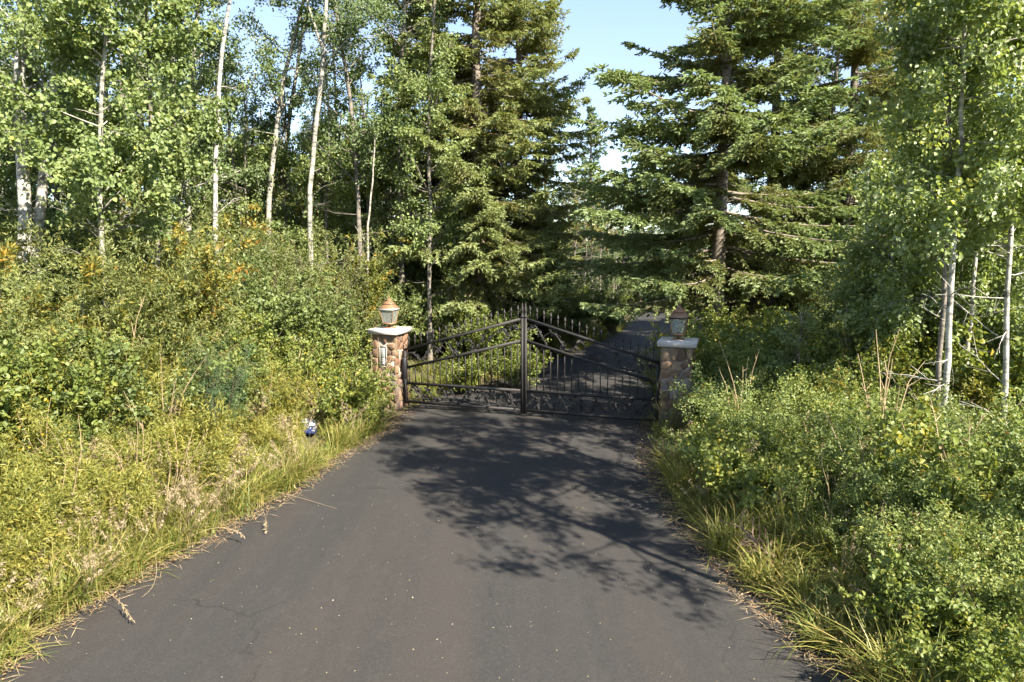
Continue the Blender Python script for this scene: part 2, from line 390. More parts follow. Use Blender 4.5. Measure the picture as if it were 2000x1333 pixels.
# ------------------------------------------------------------------ gate pillars
PL = at(763, 720, 15.55); PR = at(1322, 750, 13.5)
GDIR = (PR - PL)[:2]; GLEN = np.linalg.norm(GDIR); GANG = math.atan2(GDIR[1], GDIR[0])
def clip_poly(poly, p, nrm):
    out_ = []
    for k in range(len(poly)):
        a_, b_ = poly[k], poly[(k + 1) % len(poly)]
        da, db = np.dot(a_ - p, nrm), np.dot(b_ - p, nrm)
        if da <= 0: out_.append(a_)
        if da * db < 0: out_.append(a_ + (b_ - a_) * da / (da - db))
    return out_
def stone_cells(w, h, rng, nx_, ny_, hole=None):
    pts = []
    for r_ in range(ny_):
        k = nx_ + (rng.random() < .35)
        for c_ in range(k):
            pts.append(((c_ + .5 + rng.uniform(-.4, .4) + (.25 if r_ % 2 else -.1)) / k * w - w / 2, (r_ + .5 + rng.uniform(-.45, .45)) / ny_ * h))
    pts = np.array(pts); cells = []
    for k, p in enumerate(pts):
        poly = [np.array(v_) for v_ in ((-w / 2, 0), (w / 2, 0), (w / 2, h), (-w / 2, h))]
        for m_, q_ in enumerate(pts):
            if m_ != k and abs(q_ - p).max() < .5:
                poly = clip_poly(poly, (p + q_) / 2, (q_ - p) / np.linalg.norm(q_ - p))
                if len(poly) < 3: break
        if len(poly) >= 3:
            if hole and hole[0] < np.mean(poly, axis=0)[0] < hole[1] and hole[2] < np.mean(poly, axis=0)[1] < hole[3]: continue
            cells.append(np.array(poly))
    return cells
def stone_mesh(poly, rng):
    c_ = poly.mean(0)
    # round the corners: midpoints and pulled-in corners
    ring = []
    for k in range(len(poly)):
        a_, b_ = poly[k], poly[(k + 1) % len(poly)]
        if np.linalg.norm(b_ - a_) < .012: continue
        u_ = rng.uniform(.07, .2); w_ = rng.uniform(.07, .2); ring += [a_ * (1 - u_) + b_ * u_, a_ * w_ + b_ * (1 - w_)]
    ring = np.array(ring); ring = c_ + (ring - c_) * (1 - .008 / max(.03, np.linalg.norm(ring - c_, axis=1).mean()))
    n_ = len(ring); dep = rng.uniform(.012, .034)
    tilt = rng.normal(size=2) * .16
    g = Geo(); V = []
    for k, (s_, z_) in enumerate(((1, -.012), (1, .62), (.88, .97))):
        r2 = c_ + (ring - c_) * s_
        if k: z3 = dep * z_ + ((r2 - c_) @ tilt) * (z_)
        else: z3 = np.full(n_, z_)
        V.append(np.column_stack([r2[:, 0], -z3, r2[:, 1]]))
    V.append(np.array([[c_[0], -dep * 1.0, c_[1]]]))
    V = np.concatenate(V); k = np.arange(n_); k1 = (k + 1) % n_
    g.add(V, np.concatenate([np.stack([k + o_, k1 + o_, k1 + n_ + o_, k + n_ + o_], 1) for o_ in (0, n_)]))
    g.F.append((np.stack([k + 2 * n_, k1 + 2 * n_, np.full(n_, 3 * n_)], 1), np.full(n_, .5)))
    return g.mesh('stone', M['field_stone'])
SH, SW = 1.74, .56
def pillar(P, label, seed, plate, nx_, ny_):
    rng = np.random.default_rng(seed)
    t = empty('stone_pillar', (P[0], P[1], 0), GANG)
    tag(t, label, 'pillar', 'stone pillars of the gate', 'thing')
    g = Geo(); g_box(g, -SW / 2, SW / 2, -SW / 2, SW / 2, -.15, SH); obj('mortar_core', g.mesh('mortar_core', M['mortar']), t)
    for f in range(4):
        hole = (-.10, .08, 1.00, 1.52) if (plate and f == 0) else None
        for poly in stone_cells(SW + .03, SH - .01, rng, nx_, ny_, hole):
            obj('stone', stone_mesh(poly, rng), t, rot=(0, 0, f * math.pi / 2),
                loc=(math.sin(f * math.pi / 2) * SW / 2, -math.cos(f * math.pi / 2) * SW / 2, 0))
    # cap slab, slightly chamfered
    g = Geo(); h = .375
    V = []
    for s_, z_ in ((h - .012, SH), (h, SH + .012), (h, SH + .103), (h - .012, SH + .115)):
        V += [(-s_, -s_, z_), (s_, -s_, z_), (s_, s_, z_), (-s_, s_, z_)]
    Fc = [[0, 3, 2, 1], [12, 13, 14, 15]] + [[r_ * 4 + k, r_ * 4 + (k + 1) % 4, r_ * 4 + 4 + (k + 1) % 4, r_ * 4 + 4 + k] for r_ in range(3) for k in range(4)]
    g.add(V, Fc); obj('cap', g.mesh('cap', M['cap_stone']), t)
    if plate:
        g = Geo(); g_box(g, -.085, .065, -SW / 2 - .030, -SW / 2 + .02, 1.02, 1.46)
        pl = obj('address_plate', g.mesh('address_plate', M['plate_grey']), t)
        g = Geo()
        for k in range(4): g_box(g, -.055 + .0, .035, -SW / 2 - .036, -SW / 2 - .0285, 1.06 + k * .035, 1.082 + k * .035)
        obj('plate_slat', g.mesh('plate_slat', M['pale_lettering']), pl)
        g = Geo()
        for a_ in ((-.10, -.085, 1.0, 1.48), (.065, .08, 1.0, 1.48)): g_box(g, a_[0], a_[1], -SW / 2 - .045, -SW / 2 + .02, a_[2], a_[3])
        for z_ in (1.0, 1.46): g_box(g, -.0845, .0645, -SW / 2 - .043, -SW / 2 + .02, z_ + .002, z_ + .018)
        obj('plate_frame', g.mesh('plate_frame', M['mortar']), pl)
    return t
pillar(PL, 'brown fieldstone gate pillar with a grey address plate set in its face', 3, True, 3, 10)
pillar(PR, 'brown fieldstone gate pillar half hidden by silvery leaves and tall grass', 8, False, 3, 8)

def ring_loft(g, secs, tint=.5):
    """square sections (half width, z) lofted"""
    V = []; n_ = len(secs)
    for w, z in secs: V += [(-w, -w, z), (w, -w, z), (w, w, z), (-w, w, z)]
    Fc = [[r_ * 4 + k, r_ * 4 + (k + 1) % 4, r_ * 4 + 4 + (k + 1) % 4, r_ * 4 + 4 + k] for r_ in range(n_ - 1) for k in range(4)]
    Fc += [[3, 2, 1, 0], [n_ * 4 - 4, n_ * 4 - 3, n_ * 4 - 2, n_ * 4 - 1]]
    g.add(V, Fc, tint)
def lantern(P, label, roof_m, body_m, tilt):
    t = empty('post_lantern', (P[0], P[1], SH + .116), GANG + tilt, (.76, .76, 1.04))
    t['label'] = label; t['category'] = 'lantern'; t['group'] = 'lanterns on the gate pillars'
    g = Geo(); ring_loft(g, [(.15, 0), (.15, .016), (.13, .022)]); obj('base_plate', g.mesh('base_plate', M[body_m]), t)
    g = Geo(); ring_loft(g, [(.032, .0225), (.032, .06), (.055, .075), (.09, .088)]); obj('stem', g.mesh('stem', M[body_m]), t)
    g = Geo(); ring_loft(g, [(.09, .0885), (.165, .092), (.172, .108), (.165, .122)]); obj('lower_rim', g.mesh('lower_rim', M[body_m]), t)
    b, tt, zb, zt = .148, .208, .1225, .40
    for k in range(4):
        rz = k * math.pi / 2
        g = Geo(); g.add([(-b + .008, -b + .004, zb), (b - .008, -b + .004, zb), (tt - .008, -tt + .004, zt), (-tt + .008, -tt + .004, zt)], [[0, 1, 2, 3]])
        obj('glass_pane', g.mesh('glass_pane', M['lamp_glass']), t, rot=(0, 0, rz))
        g = Geo(); g_tube(g, [(-b, -b, zb - .001), (-tt, -tt, zt)], .0125, 4); obj('corner_bar', g.mesh('corner_bar', M[body_m]), t, rot=(0, 0, rz))
    g = Geo()
    ring_loft(g, [(.030, .123), (.028, .16)]); obj('socket_plate', g.mesh('socket_plate', M[body_m]), t)
    for k, (dx, dy) in enumerate(((-.05, -.03), (.05, -.03), (0, .055))):
        g = Geo(); g_tube(g, [(dx, dy, .1225), (dx, dy, .20), (dx, dy, .27)], [.013, .013, .012], 8)
        c_ = obj('candle', g.mesh('candle', M['candle']), t)
        g = Geo(); g_tube(g, [(dx, dy, .271), (dx, dy, .295), (dx, dy, .325)], [.008, .014, .003], 8); obj('bulb', g.mesh('bulb', M['lamp_glass']), c_)
    g = Geo(); ring_loft(g, [(.205, .4005), (.238, .404), (.242, .418), (.236, .430)]); obj('upper_rim', g.mesh('upper_rim', M['pale_lettering' if roof_m == 'copper' else 'dark_iron']), t)
    g = Geo(); ring_loft(g, [(.232, .4305), (.226, .440), (.196, .470), (.160, .498), (.138, .520), (.134, .528)]); rf = obj('roof', g.mesh('roof', M[roof_m]), t)
    g = Geo(); ring_loft(g, [(.146, .5285), (.152, .536), (.146, .545), (.112, .562), (.078, .586), (.058, .606)]); obj('upper_roof', g.mesh('upper_roof', M[roof_m]), rf)
    g = Geo(); ring_loft(g, [(.066, .6065), (.068, .613), (.044, .628), (.028, .652)]); obj('crest', g.mesh('crest', M[roof_m]), rf)
    g = Geo(); zz = np.linspace(.6525, .714, 8); rr = .004 + .017 * np.sin(np.linspace(.45, math.pi - .1, 8)); g_tube(g, [(0, 0, z_) for z_ in zz], rr, 10); obj('finial', g.mesh('finial', M[roof_m], True), rf)
    return t
lantern(PL, 'copper lantern with bright pale rim on the pillar with the address plate', 'copper', 'copper', R(4))
lantern(PR, 'weathered dull copper lantern with dark rim on the half hidden pillar', 'copper_worn', 'copper_worn', R(-3))

# ------------------------------------------------------------------ iron gate
HALF = GLEN / 2 - SW / 2 - .10
def gate_leaf(label, side, seed):
    """side -1: hinge on the left pillar, +1: hinge on the right pillar; local x runs from hinge (0) to meeting stile (W)"""
    rng = np.random.default_rng(seed); W = HALF - .035
    root = PL if side < 0 else PR
    d = GDIR / GLEN
    base = root[:2] + (-side) * d * (SW / 2 + .10)
    t = empty('iron_gate_leaf', (base[0], base[1], 0), GANG if side < 0 else GANG + math.pi)
    tag(t, label, 'gate', 'pair of driveway gate leaves')
    I = M['black_iron']
    top = lambda x: 1.36 + (2.17 - 1.36) * x / W
    sec = lambda x: .95 + (1.70 - .95) * x / W
    mid, bot = .60, .17
    g = Geo(); g_box(g, -.03, .03, -.03, .03, .12, 1.345); obj('hinge_stile', g.mesh('hinge_stile', I), t)
    g = Geo(); g_box(g, W - .032, W + .026, -.03, .03, .09, 2.20); ms = obj('meeting_stile', g.mesh('meeting_stile', I), t)
    g = Geo(); ring_loft(g, [(.040, 2.2005), (.042, 2.22), (.018, 2.235), (.022, 2.30), (.03, 2.36), (.012, 2.44), (.002, 2.52)])
    obj('spear_finial', g.mesh('spear_finial', I), ms, loc=(W, 0, 0))
    for nm, a_, b_ in (('top_rail', (-.03, 1.36), (W, 2.17)), ('sloping_rail', (.0305, .957), (W - .0355, 1.69)), ('lock_rail', (.0305, mid), (W - .0355, mid)), ('bottom_rail', (.0305, bot), (W - .0355, bot))):
        g = Geo(); g_bar(g, (a_[0], 0, a_[1]), (b_[0], 0, b_[1]), .052, .058); obj(nm, g.mesh(nm, I), t)
    npk = 18
    for k in range(npk):
        x = .10 + (W - .2) * k / (npk - 1)
        g = Geo(); z0, z1 = mid + .030, sec(x) - .032
        if z1 - z0 > .06:
            g_box(g, x - .009, x + .009, -.009, .009, z0, z1); obj('picket', g.mesh('picket', I), t)
        z = top(x) + .032
        g = Geo(); g_box(g, x - .0085, x + .0085, -.0085, .0085, z, z + .17)
        ring_loft(g, [(.009, z + .1705), (.020, z + .185), (.021, z + .20), (.002, z + .285)])
        g.V[-1] += np.array([x, 0, 0]); obj('spear', g.mesh('spear', I), t)
    # vine scrollwork with iron leaves: one vine band between the sloping rails, one at the foot
    def vine(zlo, zhi, nseg, nm):
        g = Geo(); lv = Geo()
        for s_ in range(nseg):
            xa, xb = .05 + (W - .12) * s_ / nseg, .05 + (W - .12) * (s_ + 1.25) / nseg
            xb = min(xb, W - .06)
            tt_ = np.linspace(0, 1, 14); xx = xa + (xb - xa) * tt_
            ph = rng.uniform(0, 6.28); am = rng.uniform(.28, .46)
            zz = [zlo(x) + (zhi(x) - zlo(x)) * (.5 + am * math.sin(ph + 4.5 * u)) for x, u in zip(xx, tt_)]
            yy = .012 * np.sin(ph + 5 * tt_)
            P_ = np.column_stack([xx, yy, zz]); g_tube(g, P_, .012, 5)
            # curled tendrils
            for c_ in range(2):
                k = rng.integers(2, 12); r0 = rng.uniform(.04, .08); th = np.linspace(0, 4.4, 12); sg = rng.choice([-1, 1])
                rr = r0 * (1 - th / 6.0)
                g_tube(g, P_[k] + np.column_stack([rr * np.sin(th) * sg, np.zeros(12), (r0 - rr * np.cos(th)) * rng.choice([-1, 1]) * .7]), .0065, 4)
            m_ = 10
            k = rng.integers(0, 14, m_); Pn = P_[k] + np.column_stack([np.zeros(m_), rng.uniform(-.02, .02, m_), np.zeros(m_)])
            Dn = np.column_stack([rng.normal(size=m_), rng.normal(size=m_) * .25, rng.normal(size=m_)])
            g_leaves(lv, Pn, Dn, np.tile([0, -1.0, .2], (m_, 1)), rng.uniform(.075, .115, m_), rng.uniform(.055, .08, m_), rng.random(m_), True, .25)
        v_ = obj(nm, g.mesh(nm, I), t)
        l_ = obj('iron_leaves', lv.mesh('iron_leaves', I), v_); l_['kind'] = 'stuff'
    vine(lambda x: bot + .04, lambda x: mid - .04, 11, 'foot_vine')
    vine(lambda x: sec(x) + .05, lambda x: top(x) - .05, 7, 'upper_vine')
    for z_ in (.35, 1.15):
        g = Geo(); g_box(g, -.10, -.0305, -.018, .018, z_ - .03, z_ + .03); g_tube(g, [(-.045, 0, z_ - .05), (-.045, 0, z_ + .05)], .022, 8)
        obj('hinge', g.mesh('hinge', M['dark_iron']), t)
gate_leaf('black iron gate leaf hung from the pillar with the address plate', -1, 4)
gate_leaf('black iron gate leaf hung from the pillar with the weathered lantern', 1, 9)
# gate opener arm on the left pillar
op = empty('gate_opener', (PL[0] + math.cos(GANG) * (SW / 2 + .09), PL[1] + math.sin(GANG) * (SW / 2 + .09) - .06, 0), GANG)
tag(op, 'black gate opener box on the inner side of the pillar with address plate', 'gate opener')
g = Geo(); ring_loft(g, [(.040, .72), (.05, .74), (.05, 1.16), (.034, 1.20)]); obj('housing', g.mesh('housing', M['dark_iron']), op)
g = Geo(); g_tube(g, [(0, -.02, .80), (.03, -.05, .60), (.06, -.05, .45)], .014, 6); obj('conduit', g.mesh('conduit', M['dark_iron']), op)

# ------------------------------------------------------------------ plant builders (return meshes, base at the origin)
def polyline(P, n):
    P = np.asarray(P, float); d = np.concatenate([[0], np.cumsum(np.linalg.norm(np.diff(P, axis=0), axis=1))])
    t = np.linspace(0, d[-1], n); Q = np.stack([np.interp(t, d, P[:, k]) for k in range(3)], 1)
    for _ in range(2): Q[1:-1] = (Q[:-2] + 2 * Q[1:-1] + Q[2:]) / 4
    return Q
DENS = 1.55
def broadleaf(seed, trunk, r0, z_from, n_br, br_len, leaves, leaf, bark, lmat, hexa=False, bare=10, elev=(.15, .8), forks=(), wfac=.85, clump=.16, taper=.35, top_len=.35):
    """aspen-like tree. trunk: local polyline; z_from: lowest leafy branch"""
    rng = np.random.default_rng(seed); g = Geo(); lf = Geo(); leaves = int(leaves * DENS)
    T = polyline(trunk, 18); H = T[-1, 2]
    T[2:-1, :2] += rng.normal(size=(15, 2)) * r0 * .18
    u = np.linspace(0, 1, 18); rad = r0 * (1 - (1 - taper) * u) * (1 + .35 * np.exp(-u * 22)); rad[-1] *= .35
    g_tube(g, T, rad, 9)
    axes = [(T, rad)]
    for fk in forks:
        Fk = polyline(fk, 10); r_ = np.linspace(r0 * .5, r0 * .12, 10); g_tube(g, Fk, r_, 7); axes.append((Fk, r_))
    # branches
    starts = []; dirs = []; lens = []
    for b in range(n_br):
        A, ra = axes[0] if (len(axes) == 1 or rng.random() < .65) else axes[rng.integers(1, len(axes))]
        z = rng.uniform(max(z_from, A[0, 2]), A[-1, 2] * .995)
        p = np.array([np.interp(z, A[:, 2], A[:, k]) for k in range(3)])
        rel = (z - z_from) / max(.1, H - z_from)
        az = b * 2.39996 + rng.normal() * .5; e = rng.uniform(*elev)
        L = br_len * (1 - (1 - top_len) * max(0, rel) ** 1.3) * rng.uniform(.55, 1.2)
        d = np.array([math.cos(az) * math.cos(e), math.sin(az) * math.cos(e), math.sin(e)])
        s = np.linspace(0, 1, 6)[:, None]
        pts = p + d * s * L + np.array([0, 0, 1]) * (s ** 2) * L * rng.uniform(-.1, .25) + np.cumsum(rng.normal(size=(6, 3)) * .03 * L, 0) * s
        rb = min(.3 * r0, .012 * L + .004)
        g_tube(g, pts, np.linspace(rb, rb * .25, 6), 4, cap=False)
        for k in range(int(4 + L * 2.2)):
            q = rng.uniform(.25, 1); p0 = np.array([np.interp(q, s[:, 0], pts[:, c]) for c in range(3)])
            d2 = unit(d * .7 + rng.normal(size=3) * .6); l2 = L * rng.uniform(.15, .38)
            starts.append(p0); dirs.append(d2); lens.append(l2)
            if rng.random() < .5:
                g_tube(g, [p0, p0 + d2 * l2 * .5 + rng.normal(size=3) * .02, p0 + d2 * l2], [rb * .35, rb * .25, .002], 3, cap=False)
    S = np.array(starts); D = np.array(dirs); Ls = np.array(lens)
    k = rng.choice(len(S), leaves, p=Ls / Ls.sum())
    tw = rng.random(len(S))
    P = S[k] + D[k] * (Ls[k] * rng.uniform(.1, 1.08, leaves))[:, None] + rng.normal(size=(leaves, 3)) * clump * .5
    Dn = rng.normal(size=(leaves, 3)) * .8 + D[k] * .4 + np.array([0, 0, -.45])
    Nn = rng.normal(size=(leaves, 3)) * .7 + np.array([.38, -.42, .62])
    sz = leaf * rng.uniform(.7, 1.2, leaves)
    tint = np.clip(.45 * rng.random(leaves) + .35 * tw[k] + .12 + (rng.random(leaves) > .985) * .4, 0, 1)
    g_leaves(lf, P, Dn, Nn, sz, sz * wfac, tint, hexa)
    # bare lower twigs
    for b in range(bare):
        z = rng.uniform(.2 * z_from, min(H, z_from + .35 * (H - z_from)))
        p = np.array([np.interp(z, T[:, 2], T[:, c]) for c in range(3)]); az = rng.uniform(0, 6.28); L = rng.uniform(.4, 1.5)
        d = np.array([math.cos(az), math.sin(az), rng.uniform(-.2, .6)]); s = np.linspace(0, 1, 5)[:, None]
        pts = p + d * s * L + np.cumsum(rng.normal(size=(5, 3)) * .06 * L, 0) * s
        g_tube(g, pts, np.linspace(.011, .003, 5), 4, cap=False)
        for c in range(3):
            p0 = pts[rng.integers(1, 4)]; g_tube(g, [p0, p0 + unit(d + rng.normal(size=3) * .7) * L * .4], [.005, .0015], 3, cap=False)
    return g.mesh('trunk', M[bark], True), lf.mesh('crown', M[lmat])

def spruce(seed, H, Rm, z0, gap, nb, lmat, pw=.6, lowfac=.8, r0=.2, droop=(-.35, .30), twl=(.09, .17), tww=.034, step2=.10, step3=.085, jit=.18, deadz=None, hang=-.9):
    rng = np.random.default_rng(seed); g = Geo(); lf = Geo()
    zz = np.linspace(0, H, 14); tr = np.column_stack([rng.normal(size=14) * .02, rng.normal(size=14) * .02, zz]); tr[0, :2] = 0
    g_tube(g, tr, r0 * (1 - zz / H) ** .8 + .012, 9)
    z = z0
    PP, DD, LL, TT = [], [], [], []
    while z < H - .15:
        rel = (z - z0) / (H - z0)
        for b in range(nb if rel < .85 else 4):
            az = rng.uniform(0, 2 * math.pi); zb = z + rng.uniform(-.5, .5) * gap
            if zb > H - .1: continue
            L = Rm * (1 - rel) ** pw * (lowfac + (1 - lowfac) * min(1, rel * 4)) * rng.uniform(1 - 2.2 * jit, 1 + jit)
            L = max(L, .15)
            n = max(6, int(L / .16)); s = np.linspace(0, 1, n)
            e0 = droop[0] + (.75 - droop[0]) * rel ** 1.6 + rng.normal() * .07; c = droop[1] * (1 - rel * .8)
            side = np.array([-math.sin(az), math.cos(az), 0]); out_ = np.array([math.cos(az), math.sin(az), 0])
            bend = rng.normal() * .10
            pts = np.array([0, 0, zb]) + out_ * (L * s)[:, None] + side * (bend * L * s ** 2)[:, None] + np.array([0, 0, 1.0]) * (L * (e0 * s + c * s ** 2.2))[:, None]
            g_tube(g, pts, np.linspace(.010 + .009 * L, .004, n), 4, cap=False)
            tan = unit(np.gradient(pts, axis=0)); bt = rng.random()
            # secondary shoots
            m = max(4, int(L / step2)); q = np.sort(rng.uniform(.06 if L > 1 else .03, 1, m)); q[-1] = 1.0
            P0 = np.stack([np.interp(q, s, pts[:, k]) for k in range(3)], 1); T0 = np.stack([np.interp(q, s, tan[:, k]) for k in range(3)], 1)
            for sg in (-1, 1):
                l2 = (.34 * L * np.clip(1.08 - q, 0, 1) ** .65 * np.clip(q * 4, .5, 1) + .10) * rng.uniform(.6, 1.15, m); l2 = np.minimum(l2, .85)
                D2 = unit(T0 * .75 + side * sg * .75 + rng.normal(size=(m, 3)) * .16 + np.array([0, 0, -.16]))
                k3 = np.maximum(1, (l2 / step3).astype(int)); idx = np.repeat(np.arange(m), k3)
                fr = np.concatenate([(np.arange(k) + .5) / k for k in k3])
                sag = np.array([0, 0, -1.0]) * (.22 * (l2[idx] * fr) ** 1.5)[:, None]
                Q = P0[idx] + D2[idx] * (l2[idx] * fr)[:, None] + sag
                nn = len(Q)
                for kind in range(4):
                    if kind == 0: D3 = D2[idx] + rng.normal(size=(nn, 3)) * .15
                    elif kind < 3:
                        per = unit(np.cross(D2[idx], [0, 0, 1.0])) * (1 if kind == 1 else -1)
                        D3 = D2[idx] * .65 + per * .8 + rng.normal(size=(nn, 3)) * .2 + np.array([0, 0, -.10])
                    else:
                        D3 = D2[idx] * .5 + rng.normal(size=(nn, 3)) * .3 + np.array([0, 0, hang])
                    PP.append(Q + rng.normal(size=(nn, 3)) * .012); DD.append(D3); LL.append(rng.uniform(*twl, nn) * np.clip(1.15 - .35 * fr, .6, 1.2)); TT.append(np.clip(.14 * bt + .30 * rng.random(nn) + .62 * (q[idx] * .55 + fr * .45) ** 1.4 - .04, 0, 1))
            # needles along the outer branch
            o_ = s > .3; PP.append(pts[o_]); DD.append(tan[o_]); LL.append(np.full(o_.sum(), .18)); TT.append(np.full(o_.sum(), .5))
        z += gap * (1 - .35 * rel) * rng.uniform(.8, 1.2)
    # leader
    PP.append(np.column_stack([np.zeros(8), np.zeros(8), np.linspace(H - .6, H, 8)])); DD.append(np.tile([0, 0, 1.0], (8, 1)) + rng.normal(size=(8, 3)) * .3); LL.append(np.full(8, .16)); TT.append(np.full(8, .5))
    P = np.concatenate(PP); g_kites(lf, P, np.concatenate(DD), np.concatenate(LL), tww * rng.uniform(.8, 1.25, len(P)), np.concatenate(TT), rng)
    # dead inner twigs
    for b in range(60):
        zb = rng.uniform(.3, (deadz or H * .5)); az = rng.uniform(0, 6.28); L = rng.uniform(.4, 1.5)
        d = np.array([math.cos(az), math.sin(az), rng.uniform(-.5, .1)])
        pts = np.array([0, 0, zb]) + d * np.linspace(.05, 1, 5)[:, None] * L + np.cumsum(rng.normal(size=(5, 3)) * .03, 0)
        g_tube(g, pts, np.linspace(.012, .003, 5), 3, cap=False)
        for c in range(4):
            p0 = pts[rng.integers(1, 5)]; g_tube(g, [p0, p0 + unit(d + rng.normal(size=3) * .7) * .3], [.005, .001], 3, cap=False)
    return g.mesh('trunk', M['spruce_bark'], True), lf.mesh('crown', M[lmat])

def shrub(seed, H, spread, nst, ntw, leaves, ll, lw, lmat, stem='twig', low=.15, upright=.5, twl=.22, hexa=False, droop=0.2, clump=.03, extra=None):
    rng = np.random.default_rng(seed); g = Geo(); lf = Geo(); S, D, Ls = [], [], []
    for k in range(nst):
        az = rng.uniform(0, 6.28); h = H * rng.uniform(.55, 1.0); r = spread * math.sqrt(rng.random())
        b = np.array([math.cos(az), math.sin(az), 0]) * spread * .12 * rng.random(); s = np.linspace(0, 1, 7)
        out_ = np.array([math.cos(az), math.sin(az), 0])
        pts = b + out_ * (r * s ** (1 + upright))[:, None] + np.array([0, 0, 1.0]) * (h * (s - .22 * (r / spread) * droop * s ** 3))[:, None] + np.cumsum(rng.normal(size=(7, 3)) * .018 * H, 0) * s[:, None]
        rs = .004 + .0045 * H; g_tube(g, pts, np.linspace(rs, .002, 7), 4, cap=False)
        tan = unit(np.gradient(pts, axis=0))
        for j in range(ntw):
            q = rng.uniform(low, 1) ** .8; p0 = np.array([np.interp(q, s, pts[:, c]) for c in range(3)]); t0 = np.array([np.interp(q, s, tan[:, c]) for c in range(3)])
            d = unit(t0 * .6 + rng.normal(size=3) * .6 + out_ * .25 + np.array([0, 0, .15])); L = H * twl * rng.uniform(.5, 1.1) * (1.15 - .6 * q)
            S.append(p0); D.append(d); Ls.append(L)
            if rng.random() < .6: g_tube(g, [p0, p0 + d * L * .9], [.004, .0012], 3, cap=False)
    S = np.array(S); D = np.array(D); Ls = np.array(Ls); k = rng.choice(len(S), leaves, p=Ls / Ls.sum()); tw = rng.random(len(S))
    P = S[k] + D[k] * (Ls[k] * rng.uniform(0, 1.05, leaves))[:, None] + rng.normal(size=(leaves, 3)) * clump
    Dn = D[k] * .7 + rng.normal(size=(leaves, 3)) * .7 + np.array([0, 0, -.1])
    Nn = rng.normal(size=(leaves, 3)) * .55 + np.array([.3, -.35, .72]); sc = rng.uniform(.65, 1.2, leaves)
    tint = np.clip(.4 * rng.random(leaves) + .42 * tw[k] + .08 + (rng.random(leaves) > .98) * .4, 0, 1)
    g_leaves(lf, P, Dn, Nn, ll * sc, lw * sc, tint, hexa)
    res = [('stems', g.mesh('stems', M[stem])), ('foliage', lf.mesh('foliage', M[lmat]))]
    if extra:
        nm, mat, cnt, size = extra; e = Geo(); kk = rng.choice(len(S), cnt); top = S[kk, 2] > .4 * H; kk = kk[top]
        Pe = S[kk] + D[kk] * Ls[kk][:, None]; n_ = len(Pe)
        for o_ in range(3): g_leaves(e, Pe + rng.normal(size=(n_, 3)) * size * .3, rng.normal(size=(n_, 3)), rng.normal(size=(n_, 3)), size, size * .8, rng.random(n_))
        res.append((nm, e.mesh(nm, M[mat])))
    return res

def grass_tuft(seed, n, h, spread, lean, w=.006, seeds=0, bias=0.0):
    rng = np.random.default_rng(seed); g = Geo()
    az = rng.uniform(0, 6.28, n); b = np.column_stack([rng.normal(size=n) * spread * .5, rng.normal(size=n) * spread * .5, np.full(n, -.03)])
    H = h * rng.uniform(.45, 1.1, n); ln = lean * rng.uniform(.3, 1.5, n); out_ = np.column_stack([np.cos(az), np.sin(az), np.zeros(n)]); sd = np.column_stack([-np.sin(az), np.cos(az), np.zeros(n)])
    rows = []
    for s, wd in ((0, 1), (.4, .95), (.75, .65), (1, .06)):
        c = b + out_ * (H * ln * s ** 2.0)[:, None] + np.array([0, 0, 1.0]) * (H * (s - .42 * np.clip(ln, 0, 1.4) * s ** 2.4))[:, None]
        rows += [c - sd * w * wd, c + sd * w * wd]
    V = np.stack(rows, 1); Fc = (np.arange(n)[:, None, None] * 8 + np.array([[0, 1, 3, 2], [2, 3, 5, 4], [4, 5, 7, 6]])[None]).reshape(-1, 4)
    g.add(V.reshape(-1, 3), Fc, np.repeat(np.clip(rng.beta(2, 2.4, n) + bias, 0, 1), 3))
    me = g.mesh('grass_tuft', M['grass_blade'])
    if seeds:
        g2 = Geo()
        for k in range(seeds):
            a = rng.uniform(0, 6.28); o_ = np.array([math.cos(a), math.sin(a), 0]); hh = h * rng.uniform(1.0, 1.35); s = np.linspace(0, 1, 7); lb = rng.uniform(.15, .5)
            pts = rng.normal(size=3) * spread * .3 * np.array([1, 1, 0]) + o_ * (hh * lb * s ** 2.2)[:, None] + np.array([0, 0, 1.0]) * (hh * (s - .25 * lb * s ** 3))[:, None]
            g2_t = np.linspace(.0022, .001, 7); g_tube(g2, pts, g2_t, 3, .4, cap=False)
            m = 22; q = rng.uniform(.74, 1, m); P = np.stack([np.interp(q, s, pts[:, c]) for c in range(3)], 1)
            D = o_ * .8 + rng.normal(size=(m, 3)) * .45 + np.array([0, 0, -.65])
            g_leaves(g2, P + unit(D) * .012, D, rng.normal(size=(m, 3)), rng.uniform(.03, .05, m), .0085, rng.random(m))
        return me, g2.mesh('seed_heads', M['grass_seed'])
    return me, None

